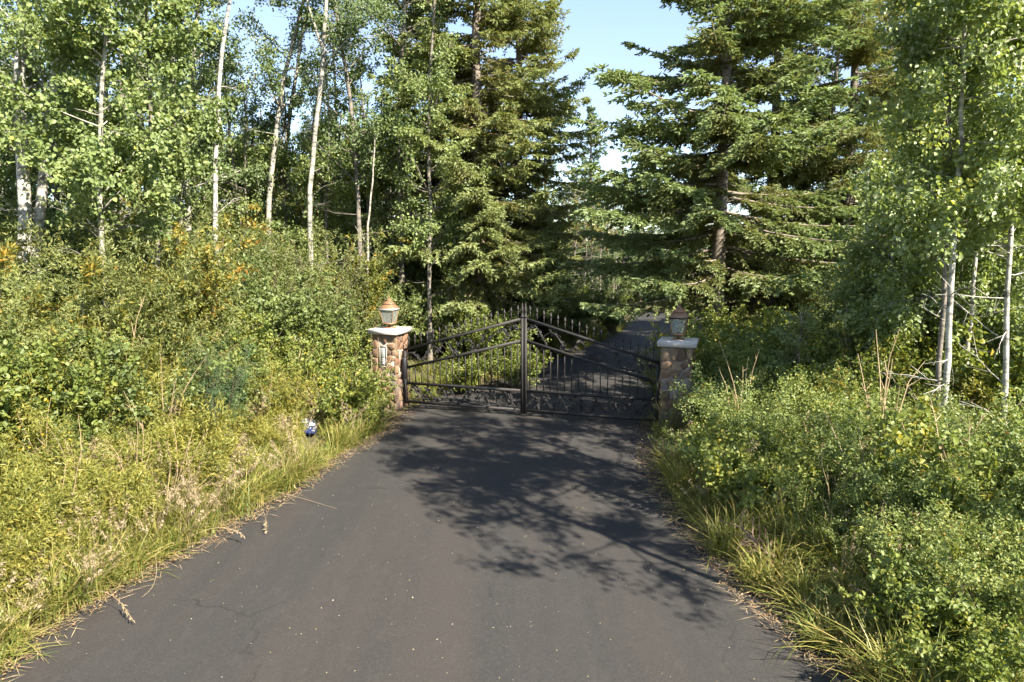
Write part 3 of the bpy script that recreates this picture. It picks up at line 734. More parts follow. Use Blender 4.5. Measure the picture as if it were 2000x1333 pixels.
# ------------------------------------------------------------------ stuff: scattered with geometry nodes
def scatter(name, label, protos, X, Y, Z, rot, scl, idx, cat=None):
    col = bpy.data.collections.new(name + '_protos')
    for k, me in enumerate(protos):
        o = bpy.data.objects.new('%s_%02d' % (name, k), me); col.objects.link(o)
    me = bpy.data.meshes.new(name); n = len(X)
    me.vertices.add(n); me.vertices.foreach_set('co', np.column_stack([X, Y, Z]).astype(np.float32).ravel())
    a = me.attributes.new('rot', 'FLOAT_VECTOR', 'POINT'); a.data.foreach_set('vector', rot.astype(np.float32).ravel())
    a = me.attributes.new('scl', 'FLOAT', 'POINT'); a.data.foreach_set('value', scl.astype(np.float32))
    a = me.attributes.new('pick', 'INT', 'POINT'); a.data.foreach_set('value', idx.astype(np.int32))
    o = obj(name, me); tag(o, label, cat, None, 'stuff')
    ng = bpy.data.node_groups.new(name, 'GeometryNodeTree')
    ng.interface.new_socket('Geometry', in_out='INPUT', socket_type='NodeSocketGeometry'); ng.interface.new_socket('Geometry', in_out='OUTPUT', socket_type='NodeSocketGeometry')
    N = ng.nodes; gi = N.new('NodeGroupInput'); go = N.new('NodeGroupOutput'); ip = N.new('GeometryNodeInstanceOnPoints'); ci = N.new('GeometryNodeCollectionInfo')
    ci.inputs['Collection'].default_value = col; ci.inputs['Separate Children'].default_value = True; ci.inputs['Reset Children'].default_value = True
    ip.inputs['Pick Instance'].default_value = True
    def na(nm, typ):
        q = N.new('GeometryNodeInputNamedAttribute'); q.data_type = typ; q.inputs['Name'].default_value = nm
        return [s for s in q.outputs if s.enabled and s.name == 'Attribute'][0]
    L = ng.links
    L.new(gi.outputs[0], ip.inputs['Points']); L.new(ci.outputs[0], ip.inputs['Instance'])
    L.new(na('rot', 'FLOAT_VECTOR'), ip.inputs['Rotation']); L.new(na('scl', 'FLOAT'), ip.inputs['Scale']); L.new(na('pick', 'INT'), ip.inputs['Instance Index'])
    L.new(ip.outputs[0], go.inputs[0])
    md = o.modifiers.new('scatter', 'NODES'); md.node_group = ng
    return o

# ------------------------------------------------------------------ shrubs: kinds
SK = {}
SK['willow'] = [shrub(11, 3.4, 1.3, 26, 12, 7500, .075, .022, 'willow_leaf', low=.2, upright=.9, twl=.16), shrub(12, 2.7, 1.2, 22, 11, 6200, .07, .022, 'willow_leaf', low=.15, upright=.7, twl=.18)]
SK['autumn'] = [shrub(21, 3.3, .95, 12, 12, 5200, .078, .040, 'autumn_leaf', 'grey_bark', low=.25, upright=1.0, twl=.16, hexa=True), shrub(22, 2.6, 1.2, 11, 11, 4600, .10, .032, 'autumn_leaf', 'grey_bark', low=.3, twl=.2, droop=.5)]
SK['berry'] = [shrub(31, 1.6, 1.0, 26, 12, 5200, .062, .05, 'berry_leaf', twl=.25, hexa=True), shrub(32, 1.25, .9, 24, 11, 4600, .06, .048, 'berry_leaf', twl=.28, hexa=True), shrub(33, 2.1, 1.1, 24, 12, 6000, .065, .05, 'berry_leaf', twl=.22, hexa=True)]
SK['rose'] = [shrub(41, 1.15, .85, 26, 12, 8500, .036, .02, 'rose_leaf', twl=.26, extra=('rose_hips', 'red_hip', 14, .018)), shrub(42, .85, .75, 24, 10, 6500, .034, .019, 'rose_leaf', twl=.3)]
SK['weed'] = [shrub(51, .95, .45, 22, 9, 4200, .06, .013, 'weed_leaf', twl=.16, upright=.8, low=.05), shrub(52, .75, .5, 20, 9, 3600, .05, .014, 'weed_leaf', twl=.2, upright=.6, low=.05), shrub(53, 1.0, .4, 16, 8, 3000, .055, .012, 'weed_leaf', twl=.14, upright=.8, low=.05, extra=('flower_heads', 'yellow_flower', 60, .02))]
SK['feather'] = [shrub(61, 1.75, .75, 22, 16, 15000, .03, .010, 'feather_leaf', 'twig', twl=.2, upright=.5, low=.1, clump=.035)]
SK['dark'] = [shrub(71, 2.6, 1.4, 24, 12, 6200, .075, .055, 'dark_leaf', twl=.22, hexa=False), shrub(72, 1.9, 1.3, 24, 11, 5600, .07, .05, 'dark_leaf', twl=.24)]
SK['silver'] = [shrub(81, 1.9, .8, 14, 10, 2300, .055, .017, 'willow_leaf', 'twig', twl=.2, upright=.6, low=.2)]
def put_shrub(kind, var, name, label, px, Y, s=1.0, rz=None, cat='shrub', group=None, x=None, sz=None):
    X = x if x is not None else xat(px, Y)
    o = empty(name, (X, Y, gz(X, Y) - .03), rz if rz is not None else (px * 1.7 + Y) % 6.28, (s, s, sz or s))
    tag(o, label, cat, group, 'thing')
    for nm, me in SK[kind][var]: obj(nm, me, o)
    return o

# ------------------------------------------------------------------ trees
def loc_trunk(pix, Y, dy=0.0):
    """pixel trunk line at depth Y -> (base point, local polyline down to the ground)"""
    P = [at(px, py, Y + dy * k) for k, (px, py) in enumerate(pix)]
    b = P[0].copy(); b[2] = 0
    if P[0][2] > .3: P = [b] + P
    P = np.array(P); P[0, 2] = 0
    base = P[0].copy(); L = P - base; L[0, 2] = -.1
    return base, L
def put_tree(name, label, base, meshes, rz=0, s=1.0, group=None, cat='tree'):
    o = empty(name, (base[0], base[1], gz(base[0], base[1]) - .02 if abs(base[0]) < 39 and base[1] < 74 else 0), rz, s)
    tag(o, label, cat, group, 'thing')
    for nm, me in zip(('trunk', 'crown'), meshes): obj(nm, me, o)
    return o
GA = 'aspens of the left woods'
def aspen_px(label, pix, Y, r0, ztop, z_from, n_br, br_len, leaves, bark='aspen_bark', lmat='aspen_leaf_dark', leaf=.075, seed=1, name='aspen_tree', group=GA, forkpix=(), **kw):
    base, L = loc_trunk(pix, Y)
    if L[-1, 2] < ztop:
        d = unit(L[-1] - L[-2]); L = np.concatenate([L, [L[-1] + d * (ztop - L[-1, 2]) / max(.6, d[2])]])
    fk = [np.array([at(px, py, Y) for px, py in f]) - base for f in forkpix]
    return put_tree(name, label, base, broadleaf(seed, L, r0, z_from, n_br, br_len, leaves, leaf, bark, lmat, forks=fk, **kw), group=group)

aspen_px('thick white-barked birch with straight trunk at the left edge of the picture', [(55, 625), (50, 500), (50, 350), (52, 250), (50, 150), (54, 0)], 13.5, .145, 12, 4.6, 34, 2.1, 6500, 'birch_bark', 'aspen_leaf', .078, 101, 'birch_tree')
aspen_px('white-barked birch leaning away from the thick straight birch beside it', [(66, 625), (80, 525), (93, 425), (103, 370), (109, 270), (119, 160), (134, 90), (150, 0)], 13.7, .12, 12, 4.2, 36, 2.2, 7500, 'birch_bark', 'aspen_leaf', .078, 102, 'birch_tree')
aspen_px('leafy young aspen with pale green leaves in front of the two birches', [(205, 560), (200, 300), (215, 100), (235, 0)], 12.6, .06, 10, 3.2, 46, 1.7, 9500, 'aspen_bark', 'aspen_leaf', .082, 103, hexa=True)
aspen_px('leafy young aspen with pale green leaves above the orange-leaved shrub', [(310, 560), (300, 300), (290, 100), (285, 0)], 13.6, .06, 10.5, 3.0, 46, 1.8, 9500, 'grey_bark', 'aspen_leaf', .08, 104, hexa=True)
aspen_px('grey aspen trunk partly veiled by leaves, straighter of the veiled pair', [(352, 420), (348, 240), (345, 190), (340, 100), (335, -50)], 19, .10, 14, 4.0, 44, 2.0, 6500, seed=105)
aspen_px('grey aspen trunk partly veiled by leaves, leaning one of the veiled pair', [(366, 420), (372, 240), (382, 150), (398, 50), (410, -60)], 19.6, .10, 14, 4.4, 44, 2.0, 6500, seed=106)
aspen_px('bright slender aspen with a bare white trunk and no low branches', [(422, 470), (427, 340), (432, 220), (445, 120), (467, -10), (480, -120)], 17, .07, 14, 9.0, 18, 1.7, 2600, 'birch_bark', seed=107, bare=6)
aspen_px('dead slender pole sapling standing beside the bright white aspen', [(482, 420), (480, 300), (486, 215)], 20, .035, 7.2, 5.5, 4, .6, 60, 'grey_bark', seed=108, name='dead_sapling', bare=14)
aspen_px('pale aspen leaning across to meet the forked aspen', [(522, 480), (540, 330), (550, 240), (575, 120), (605, 30), (625, -80)], 20, .09, 14.5, 6.8, 36, 2.1, 5600, 'aspen_bark', seed=109)
aspen_px('thin grey aspen just behind the pale leaning aspen', [(536, 460), (552, 350), (565, 260), (574, 190), (590, 90)], 22.5, .09, 14, 5.2, 36, 1.9, 5600, seed=110)
aspen_px('aspen forking into two tall arms above the willow thicket', [(604, 450), (615, 330), (628, 230), (638, 150), (640, 60), (648, -80)], 18.5, .085, 13, 7.4, 24, 2.0, 3900, seed=111, forkpix=[[(637, 165), (618, 110), (596, 40), (580, -40)]], bare=16)
aspen_px('crooked aspen with trunk bending between the forked aspen and the bare snag', [(704, 490), (698, 370), (690, 280), (686, 200), (665, 110), (650, 40), (640, -60)], 19.5, .08, 13.5, 4.6, 42, 2.0, 6500, 'grey_bark', seed=112)
aspen_px('short pale snag sapling standing above the willow thicket', [(718, 480), (728, 400), (733, 300), (735, 270)], 18.8, .045, 6.3, 5.2, 6, .7, 300, seed=113, name='dead_sapling', bare=8)
aspen_px('tall brown-grey aspen with many bare dead branches next to the spruces', [(782, 400), (783, 260), (783, 180), (790, 90), (795, 0), (800, -90)], 20.5, .105, 14.5, 8.2, 26, 2.3, 3600, 'grey_bark', seed=114, bare=34)

# right-hand aspens by the verge
GR = 'young aspens on the right verge'
rk = dict(hexa=True, group=GR, lmat='aspen_leaf_bright', elev=(.0, .6))
aspen_px('young aspen with the palest straight trunk above the wild roses', [(1836, 960), (1845, 800), (1852, 650), (1862, 480), (1872, 330), (1880, 180), (1885, 30), (1888, -60)], 10, .052, 8.6, 3.3, 56, 1.3, 7200, 'birch_bark', leaf=.072, seed=201, forkpix=[[(1872, 150), (1890, 110), (1912, 60), (1925, 0)]], **rk)
aspen_px('young aspen with a darker trunk close beside the palest trunk', [(1822, 950), (1830, 800), (1838, 650), (1848, 480), (1855, 300), (1850, 150), (1845, 0)], 10.4, .045, 8.2, 3.4, 50, 1.3, 6400, 'grey_bark', leaf=.07, seed=202, **rk)
aspen_px('young aspen with a slim trunk between the pale trunk and the frame edge', [(1870, 880), (1885, 750), (1895, 650), (1905, 500), (1915, 350), (1920, 0)], 11.4, .042, 8.6, 3.4, 46, 1.3, 5600, 'birch_bark', leaf=.07, seed=203, **rk)
aspen_px('young aspen nearest the right edge of the picture', [(1953, 930), (1960, 800), (1963, 650), (1975, 450), (1985, 200), (1990, 0)], 10.2, .045, 8.4, 3.2, 50, 1.3, 6200, 'birch_bark', leaf=.072, seed=204, **rk)
aspen_px('thin young aspen in front of the golden spruce', [(1768, 800), (1770, 700), (1765, 600), (1770, 400), (1771, 380)], 12.4, .038, 5.6, 1.7, 38, 1.0, 3300, 'aspen_bark', leaf=.07, seed=205, **rk)
aspen_px('thin young aspen with a dark trunk behind the palest trunk', [(1815, 800), (1818, 700), (1822, 500), (1824, 400)], 13, .042, 5.8, 2.2, 38, 1.1, 3300, 'grey_bark', leaf=.07, seed=206, **rk)

aspen_px('leafy young aspen with a hidden trunk between the golden spruce and the thin aspen', [(1712, 820), (1708, 700), (1712, 500), (1716, 420)], 13.4, .036, 4.9, 1.3, 36, 1.1, 3400, 'grey_bark', leaf=.07, seed=207, **rk)
aspen_px('leafy aspen sapling low beside the right picture edge', [(1995, 900), (2000, 800), (2005, 650), (2012, 500)], 12.2, .03, 5.6, 1.0, 46, 1.1, 5200, 'grey_bark', leaf=.07, seed=208, **rk)
aspen_px('leafy aspen rising in front of the tallest golden-lit spruce', [(838, 560), (842, 400), (836, 250), (845, 100)], 19.2, .07, 11.5, 2.6, 52, 1.7, 6500, 'grey_bark', 'aspen_leaf', leaf=.075, seed=115)
# spruces
SP = {}
SP['open'] = spruce(301, 13.6, 4.9, 2.8, .56, 6, 'spruce_blue', pw=.5, lowfac=.85, r0=.23, droop=(-.26, .20), step2=.135, step3=.125, twl=(.13, .22), tww=.052, jit=.2, deadz=7, hang=-.35)
SP['gold'] = spruce(302, 14.5, 3.6, 1.2, .54, 5, 'spruce_gold', pw=.55, lowfac=.85, r0=.2, droop=(-.42, .30), step2=.12, step3=.10, jit=.2, deadz=8)
SP['dense'] = spruce(303, 17.0, 3.6, 1.6, .54, 5, 'spruce_gold', pw=.55, lowfac=.75, r0=.22, droop=(-.55, .38), step2=.12, step3=.105, twl=(.11, .2), tww=.042, jit=.16, deadz=9)
SP['dark'] = spruce(304, 11.5, 2.4, .6, .50, 5, 'spruce_dark', pw=.8, lowfac=.9, r0=.15, droop=(-.3, .25), step2=.16, step3=.13, twl=(.14, .24), tww=.055)
SP['young'] = spruce(305, 2.3, 1.35, .25, .28, 5, 'spruce_blue', pw=.8, r0=.04, droop=(-.1, .1), step2=.09, step3=.075, twl=(.07, .13), tww=.03, deadz=1, hang=.4)
def sp(kind, label, px, Y, rz=0., s=1., group='tall spruces', name='spruce_tree', x=None):
    X = x if x is not None else xat(px, Y)
    return put_tree(name, label, (X, Y), SP[kind], rz, s, group)
sp('open', 'wide blue-green spruce with long level boughs behind the weathered lantern', 1398, 19, .4)
sp('gold', 'yellow-green spruce standing behind the wide blue-green spruce', 1495, 23.5, 1.1, 1.1)
sp('gold', 'golden spruce with hanging boughs between the wide spruce and the young aspens', 1640, 21.5, 2.6, 1.0)
sp('open', 'dark spruce mostly hidden behind the young aspens', 1790, 25, 2.2, .95)
sp('dense', 'tallest golden-lit spruce rising left of the sky gap', 935, 21, .9)
sp('dense', 'golden-lit spruce whose boughs border the sky gap', 1012, 24.5, 3.2, .95)
sp('dense', 'spruce wedged between the bare-branched aspen and the tallest spruce', 858, 24, 5.0, .9)
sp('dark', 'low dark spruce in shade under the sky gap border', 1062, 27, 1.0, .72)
sp('dark', 'small distant spruce standing alone in the sky gap', 1150, 40, 0, 1.0)
sp('young', 'young spruce with soft blue-green boughs among the roses', 1555, 12.4, .3)
sp('young', 'smallest young spruce close behind the half hidden pillar', 1450, 14.6, 2.3, .85)

# ------------------------------------------------------------------ woods further back (copies of a few kinds)
rng = np.random.default_rng(77)
def straight(seed, H):
    r = np.random.default_rng(seed); return np.column_stack([np.cumsum(r.normal(size=7) * .09), np.cumsum(r.normal(size=7) * .09), np.linspace(-.1, H, 7)]) * np.array([1, 1, 1])
BG = [broadleaf(401, straight(1, 12), .10, 5.0, 30, 2.0, 5200, .085, 'aspen_bark', 'aspen_leaf_dark', bare=14),
      broadleaf(402, straight(2, 13), .11, 6.0, 28, 2.2, 5200, .085, 'grey_bark', 'aspen_leaf', bare=20),
      broadleaf(403, straight(3, 10), .08, 2.6, 34, 1.9, 5600, .085, 'grey_bark', 'aspen_leaf_dark', bare=10),
      broadleaf(404, straight(4, 9), .06, 3.5, 22, 1.3, 700, .07, 'grey_bark', 'autumn_leaf', bare=46)]
BG += [broadleaf(406, straight(6, 8.6), .07, 2.0, 40, 1.8, 4600, .085, 'grey_bark', 'aspen_leaf', bare=6),
       broadleaf(407, straight(7, 4.6), .035, .8, 36, 1.0, 3000, .068, 'aspen_bark', 'aspen_leaf_bright', bare=3, hexa=True)]
def bg(kind, px, Y, label, group, s=1.0):
    X = xat(px, Y); k = int(rng.integers(0, 1000))
    if road_dist(np.array([X]), np.array([Y]))[0] < .8: return
    return put_tree('aspen_tree' if kind != 3 else 'bare_sapling', label, (X, Y), BG[kind], k, s, group)
LBL = 'slender aspen standing deep in the left woods behind the front trunks'
for px, Y, k, s in [(-60, 16, 2, 1), (20, 20, 0, 1), (110, 22, 1, 1), (160, 18, 2, .9), (250, 21, 0, 1.05), (290, 26, 1, 1), (200, 30, 2, 1), (80, 30, 0, 1), (400, 25, 2, .95), (455, 30, 0, 1), (330, 33, 1, 1), (500, 34, 2, .8), (660, 26, 0, 1), (745, 24, 2, .85), (810, 28, 2, 1), (590, 33, 2, .8), (690, 36, 0, .9), (770, 38, 1, .9), (860, 34, 2, .95), (-120, 21, 1, 1), (30, 38, 2, 1), (140, 42, 0, 1), (260, 44, 2, .95), (420, 44, 2, .8), (560, 46, 0, .8), (900, 40, 0, .9), (640, 48, 2, .9), (730, 50, 2, .9), (820, 46, 2, 1), (395, 22, 2, .8), (440, 24, 2, .85), (500, 23, 2, .8), (565, 27, 2, .9), (615, 25, 2, .85), (665, 22.5, 2, .8), (720, 23, 2, .85), (765, 22, 2, .8), (640, 30, 2, 1), (540, 31, 2, 1), (300, 19, 2, .8), (120, 17, 2, .85), (-10, 17, 2, .85), (130, 19, 4, 1), (265, 17.5, 4, .95), (400, 21, 4, 1), (468, 20.5, 4, .95), (510, 25, 4, 1.1), (580, 21.5, 4, .95), (655, 20.5, 4, .9), (735, 21, 4, .95), (30, 15.5, 4, .9)]:
    bg(k, px, Y, LBL, 'aspens deep in the left woods', s)
LBL = 'bare leafless sapling with brown twigs deep in the left woods'
for px, Y in [(470, 23), (500, 26), (560, 24), (580, 29), (640, 22), (655, 30), (750, 30), (300, 23), (800, 23), (835, 25)]:
    bg(3, px, Y, LBL, 'bare saplings in the left woods', .85)
LBL = 'sparse dark sapling with thin bare stems beyond the bend of the driveway'
for px, Y in [(1125, 34), (1140, 36), (1155, 38), (1175, 35), (1195, 39), (1110, 38), (1215, 37), (1240, 40)]:
    bg(3, px, Y, LBL, 'thin saplings beyond the driveway bend', .8)
LBL = 'aspen showing between the spruces in the right woods'
for px, Y, k, s in [(1105, 39, 2, .75), (1190, 42, 2, .72), (1235, 40, 2, .75), (1205, 36, 2, .5), (1265, 37, 2, .62), (1270, 44, 2, .75), (1330, 40, 0, .85), (1380, 36, 2, .9), (1450, 33, 0, 1), (1560, 28, 2, 1), (1600, 22, 0, 1), (1700, 24, 1, 1), (1790, 24, 2, 1), (1900, 22, 0, 1), (1990, 19, 2, .8), (1900, 16, 2, .55), (2060, 16, 2, .6), (2080, 24, 2, 1), (1760, 20, 2, .7), (1850, 28, 0, 1), (1960, 26, 2, 1)]:
    bg(k, px, Y, LBL, 'aspens among the right woods', s)
for n_, (px, Y, s) in enumerate([(1745, 12.6, 1.0), (1862, 12.6, 1.0), (1925, 11.9, .95), (1985, 11.4, 1.0), (1690, 14.2, 1.1)]):
    put_tree('aspen_sapling', ['leafy aspen sapling beside the thin aspen trunk', 'leafy aspen sapling showing just behind the palest trunk', 'leafy aspen sapling between the slim trunk and the edge trunk', 'leafy aspen sapling behind the trunk nearest the right edge', 'leafy aspen sapling under the golden spruce'][n_], (xat(px, Y), Y), BG[5], n_ * 1.4, s, 'leafy aspen saplings on the right verge')
LBL = 'dark spruce in the shade of the right woods behind the wide spruce'
for px, Y, s in [(1290, 34, .75), (1345, 31, .6), (1420, 30, .8), (1350, 45, .9), (1470, 42, 1.1), (1600, 36, 1.1), (1740, 31, 1.1), (1900, 32, 1.1)]:
    X = xat(px, Y)
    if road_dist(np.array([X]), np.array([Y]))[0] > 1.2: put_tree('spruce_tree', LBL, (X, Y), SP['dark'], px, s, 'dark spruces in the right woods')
LBL = 'dark spruce in the shade of the left woods behind the aspens'
for px, Y, s in [(700, 32, .8), (620, 40, .85), (330, 40, .9), (930, 33, .9), (1010, 36, .75), (1045, 42, .65), (60, 46, 1), (780, 44, .9), (480, 52, .8), (960, 48, .9), (1095, 44, .62), (1120, 50, .8), (1180, 47, .66), (1215, 50, .8), (1250, 46, .75)]:
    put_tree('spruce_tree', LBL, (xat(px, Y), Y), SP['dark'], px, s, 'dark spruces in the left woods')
# aspens past the right edge of the picture, whose shade falls on the drive
LBL = 'young aspen just outside the frame whose shade falls across the driveway'
HIGH = broadleaf(405, straight(5, 9.6), .07, 5.0, 34, 1.8, 5200, .07, 'aspen_bark', 'aspen_leaf_bright', bare=8, hexa=True, elev=(-.1, .5))
for k, (x, y, s) in enumerate([(6.2, 4.9, 1.18), (6.9, 6.1, 1.2), (5.5, 3.9, .97)]):
    put_tree('aspen_tree', LBL, (x, y), HIGH, 1.3 * k, s, 'aspens outside the right edge')

# ------------------------------------------------------------------ individual shrubs
S_ = put_shrub
S_('willow', 0, 'willow_shrub', 'tall light green willow thicket with upright shoots behind the plated pillar', 640, 17.0, 1.12)
S_('willow', 1, 'willow_shrub', 'willow shrub just behind the plated pillar and its lantern', 705, 16.6, 1.0)
S_('willow', 0, 'willow_shrub', 'willow shrub with grey-green leaves beneath the pale leaning aspen', 545, 16.2, 1.0)
S_('willow', 1, 'willow_shrub', 'lower willow shrub beneath the bright white aspen', 468, 15.4, .95)
S_('autumn', 0, 'autumn_shrub', 'tall shrub covered in orange and yellow autumn leaves', 318, 12.6, 1.12)
S_('autumn', 0, 'autumn_shrub', 'slim shrub with yellowing leaves rising beside the orange shrub', 390, 13.0, 1.2, 2.0)
S_('autumn', 1, 'autumn_shrub', 'shrub with drooping orange-tipped leaves in front of the birches', 165, 11.4, 1.22)
S_('autumn', 1, 'autumn_shrub', 'shrub with drooping orange-tipped leaves at the left picture edge', 20, 11.6, 1.18, 3.0)
S_('berry', 2, 'berry_bush', 'bright green bush between the orange shrub and the willows', 465, 13.4, 1.0)
S_('berry', 0, 'berry_bush', 'broad green berry bush hiding the foot of the plated pillar', 700, 14.1, .82)
S_('berry', 1, 'berry_bush', 'yellow-tinged berry bush above the blue bag', 655, 13.1, 1.05)
S_('berry', 1, 'berry_bush', 'low berry bush at the driveway edge in front of the plated pillar', 712, 13.2, .66, 4.0)
S_('berry', 0, 'berry_bush', 'green berry bush between the feathery bush and the plated pillar', 585, 13.9, 1.0, 1.0)
S_('berry', 2, 'berry_bush', 'pinkish-topped bush next to the plated pillar', 660, 15.2, .85, 5.0)
S_('feather', 0, 'feathery_bush', 'dark feathery blue-green bush leaning over the left grass', 425, 11.6, 1.05, .6)
S_('berry', 2, 'berry_bush', 'mid green bush at the foot of the orange shrub', 330, 12.0, .78, 2.2)
S_('berry', 0, 'berry_bush', 'yellow-green bush in front of the drooping orange-tipped shrub', 205, 10.9, 1.0, 3.3)
S_('berry', 0, 'berry_bush', 'dense yellow-green bush at the left edge below the birches', 75, 10.4, 1.05, .3)
S_('berry', 2, 'berry_bush', 'tall leafy bush close beside the half hidden pillar', 1450, 13.4, .85, .5)
S_('berry', 2, 'berry_bush', 'tall leafy bush between the half hidden pillar and the young spruce', 1510, 12.0, .85, 3.5)
S_('rose', 0, 'rose_bush', 'waist-high rose bush halfway between pillar and dead branch', 1465, 10.8, 1.1, 2.5)
S_('rose', 0, 'rose_bush', 'wild rose bush with red hips on the right verge', 1740, 8.6, 1.05)
S_('rose', 0, 'rose_bush', 'wild rose bush below the palest aspen trunk', 1830, 8.9, .72, 2.0)
S_('rose', 0, 'rose_bush', 'wild rose bush at the right edge under the aspens', 1940, 8.2, 1.15, 4.0)
S_('rose', 1, 'rose_bush', 'low rose bush next to the dead branch', 1580, 8.6, 1.1)
S_('rose', 1, 'rose_bush', 'rose bush behind the dead branch on the driveway edge', 1500, 10.0, 1.15, 2.4)
S_('rose', 0, 'rose_bush', 'rose bush between the dead branch and the aspen trunks', 1650, 9.6, 1.1, 5.0)
S_('rose', 0, 'rose_bush', 'lower rose bush in the bottom right corner', 1880, 7.2, .95, 1.0)
S_('rose', 1, 'rose_bush', 'small rose bush at the right picture edge near the corner', 1990, 6.9, 1.1, 3.0)
S_('dark', 1, 'leafy_shrub', 'dark green shrub beside the half hidden pillar', 1440, 14.4, .85)
S_('berry', 2, 'berry_bush', 'yellow-flecked bush on the right verge behind the roses', 1560, 11.4, .75, 2.0)
S_('berry', 0, 'berry_bush', 'shaded bush under the golden spruce', 1680, 11.6, 1.05, 4.0)
S_('silver', 0, 'silverberry_bush', 'silvery-leaved bush growing in front of the half hidden pillar', 1318, 12.7, .62, 1.0, sz=.62)
S_('silver', 0, 'silverberry_bush', 'silvery sprig reaching over the drive beside the weathered lantern', 1290, 15.0, .9, 3.0, sz=1.25)
S_('autumn', 0, 'autumn_shrub', 'small yellow-leaved shrub among the right verge bushes', 1560, 10.7, .5, 1.0)
S_('autumn', 0, 'autumn_shrub', 'small yellow-leaved shrub below the golden spruce', 1690, 10.9, .52, 3.0)
S_('berry', 2, 'berry_bush', 'sunlit yellow-green bush just behind the gate below the spruces', 935, 18.5, 1.05, 3.0)
S_('berry', 0, 'berry_bush', 'small lit bush behind the gate beside the drive', 1010, 17.5, .9, 1.0)
S_('berry', 1, 'berry_bush', 'low green bush behind the left gate leaf', 900, 17.0, .9, 2.0)
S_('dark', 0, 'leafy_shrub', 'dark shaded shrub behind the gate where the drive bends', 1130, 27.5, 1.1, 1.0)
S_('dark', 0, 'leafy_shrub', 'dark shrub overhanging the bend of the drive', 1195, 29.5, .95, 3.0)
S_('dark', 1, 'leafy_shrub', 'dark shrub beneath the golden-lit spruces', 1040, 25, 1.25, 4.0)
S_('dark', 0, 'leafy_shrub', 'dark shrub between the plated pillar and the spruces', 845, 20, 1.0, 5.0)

# ------------------------------------------------------------------ stuff: undergrowth, grass, litter
# places kept open: feathery bush, blue bag, dead branch, right pillar, left pillar, aspen stems
_bag = ground(603, 868); _fb = (xat(425, 11.6), 11.6)
CLEAR = [(_bag[0], _bag[1] - .3, .62), (_bag[0] + .12, _bag[1] - .85, .5), (_fb[0], _fb[1], .75), (_fb[0] + .35, _fb[1] - .75, .75), (_fb[0] + .55, _fb[1] - 1.4, .5), (3.0, 7.15, .42), (2.7, 7.2, .45), (2.55, 6.9, .42), (2.85, 6.75, .42), (3.1, 6.8, .35), (6.2, 9.3, .85), (6.9, 9.4, .85), (5.7, 8.7, .6), (6.6, 8.6, .5), (7.5, 9.6, .8), (7.2, 8.9, .5),
         (PL[0] + .15, PL[1] - .5, .9), (PL[0] + .3, PL[1] - 1.3, .7), (PR[0], PR[1] - .4, 1.15), (PR[0] - .1, PR[1] - 1.3, 1.0)]
def is_clear(X, Y):
    k = np.ones(len(X), bool)
    for x, y, r_ in CLEAR: k &= (X - x) ** 2 + (Y - y) ** 2 > r_ * r_
    return k
def field(n, x0, x1, y0, y1, dmin, dmax, seed, power=1.0):
    r = np.random.default_rng(seed); X = r.uniform(x0, x1, n * 6); Y = y0 + (y1 - y0) * r.random(n * 6) ** power
    vis = (np.abs(X) < .80 * (Y + .6) + 1.2); X, Y = X[vis], Y[vis]
    d = road_dist(X, Y); k = (d > dmin) & (d < dmax) & (is_clear(X, Y) | (dmin < .11) & (X > 0) & (r.random(len(X)) < .4)) & ((X < 0) | (Y > 15) | (dmin > .15) | (r.random(len(X)) < .5)); X, Y, d = X[k][:n], Y[k][:n], d[k][:n]
    return X, Y, relief(X, Y, d), d, r
def pick_scatter(name, label, protos, F_, smin, smax, weight=None, tilt=.1, rise=0.0):
    X, Y, Z, d, r = F_; n = len(X)
    idx = r.choice(len(protos), n, p=weight)
    rot = np.column_stack([r.normal(size=n) * tilt, r.normal(size=n) * tilt, r.uniform(0, 6.28, n)])
    grow = 1 + rise * (np.clip((d - .5) / 3, 0, 1) - .35) + .25 * np.sin(X * 1.9 + Y * .7) * np.sin(Y * 1.5 - X * .6) * (rise > 0)
    return scatter(name, label, protos, X, Y, Z - .02, rot, r.uniform(smin, smax, n) * grow, idx)
def fol(kind): return [p[1][1] for p in SK[kind]]
# tall weeds on the left verge, low mixed shrubs under the trees
pick_scatter('weeds', 'yellow-green goldenrod and weeds covering the left verge', fol('weed') + [SK['weed'][2][2][1]],
             field(640, -13, -1.5, 5, 15, .5, 8, 1), .7, 1.35, [.38, .34, .2, .08], rise=.6)
pick_scatter('verge_shrubs', 'broad-leaved low shrubs mixed into the left verge', fol('berry')[:2] + fol('rose')[:1] + fol('dark')[1:] + fol('willow')[1:],
             field(105, -13, -2.5, 7, 15, 2.1, 8, 18), .5, 1.0, [.34, .28, .12, .12, .14], rise=.4)
pick_scatter('undergrowth', 'low leafy undergrowth covering the right verge', fol('rose') + fol('weed')[:2] + fol('berry')[1:2],
             field(380, 2.0, 13, 5, 16, .6, 8, 2), .5, 1.15, [.30, .26, .15, .11, .18], rise=.7)
pick_scatter('right_thicket', 'tall loose shrubs filling the right verge below the aspens', fol('berry') + fol('willow')[1:] + fol('rose')[:1] + fol('autumn')[:1],
             field(60, 3.4, 14, 11.6, 18, .8, 12, 19), .7, 1.1, [.22, .12, .28, .12, .18, .08])
pick_scatter('forest_undergrowth', 'mixed leafy undergrowth on the floor of the woods', fol('dark') + fol('berry') + fol('willow')[1:2],
             field(560, -34, 34, 14, 55, 1.5, 60, 3, 1.4), .6, 1.2, [.28, .28, .12, .1, .12, .1])
pick_scatter('thicket', 'tall leafy thicket between the left verge and the woods', fol('willow') + fol('berry')[2:] + fol('berry')[:1] + fol('autumn')[:1] + fol('dark')[:1],
             field(120, -17, -3.2, 11.5, 21, 2.6, 20, 8), .85, 1.35, [.20, .18, .2, .12, .18, .12])
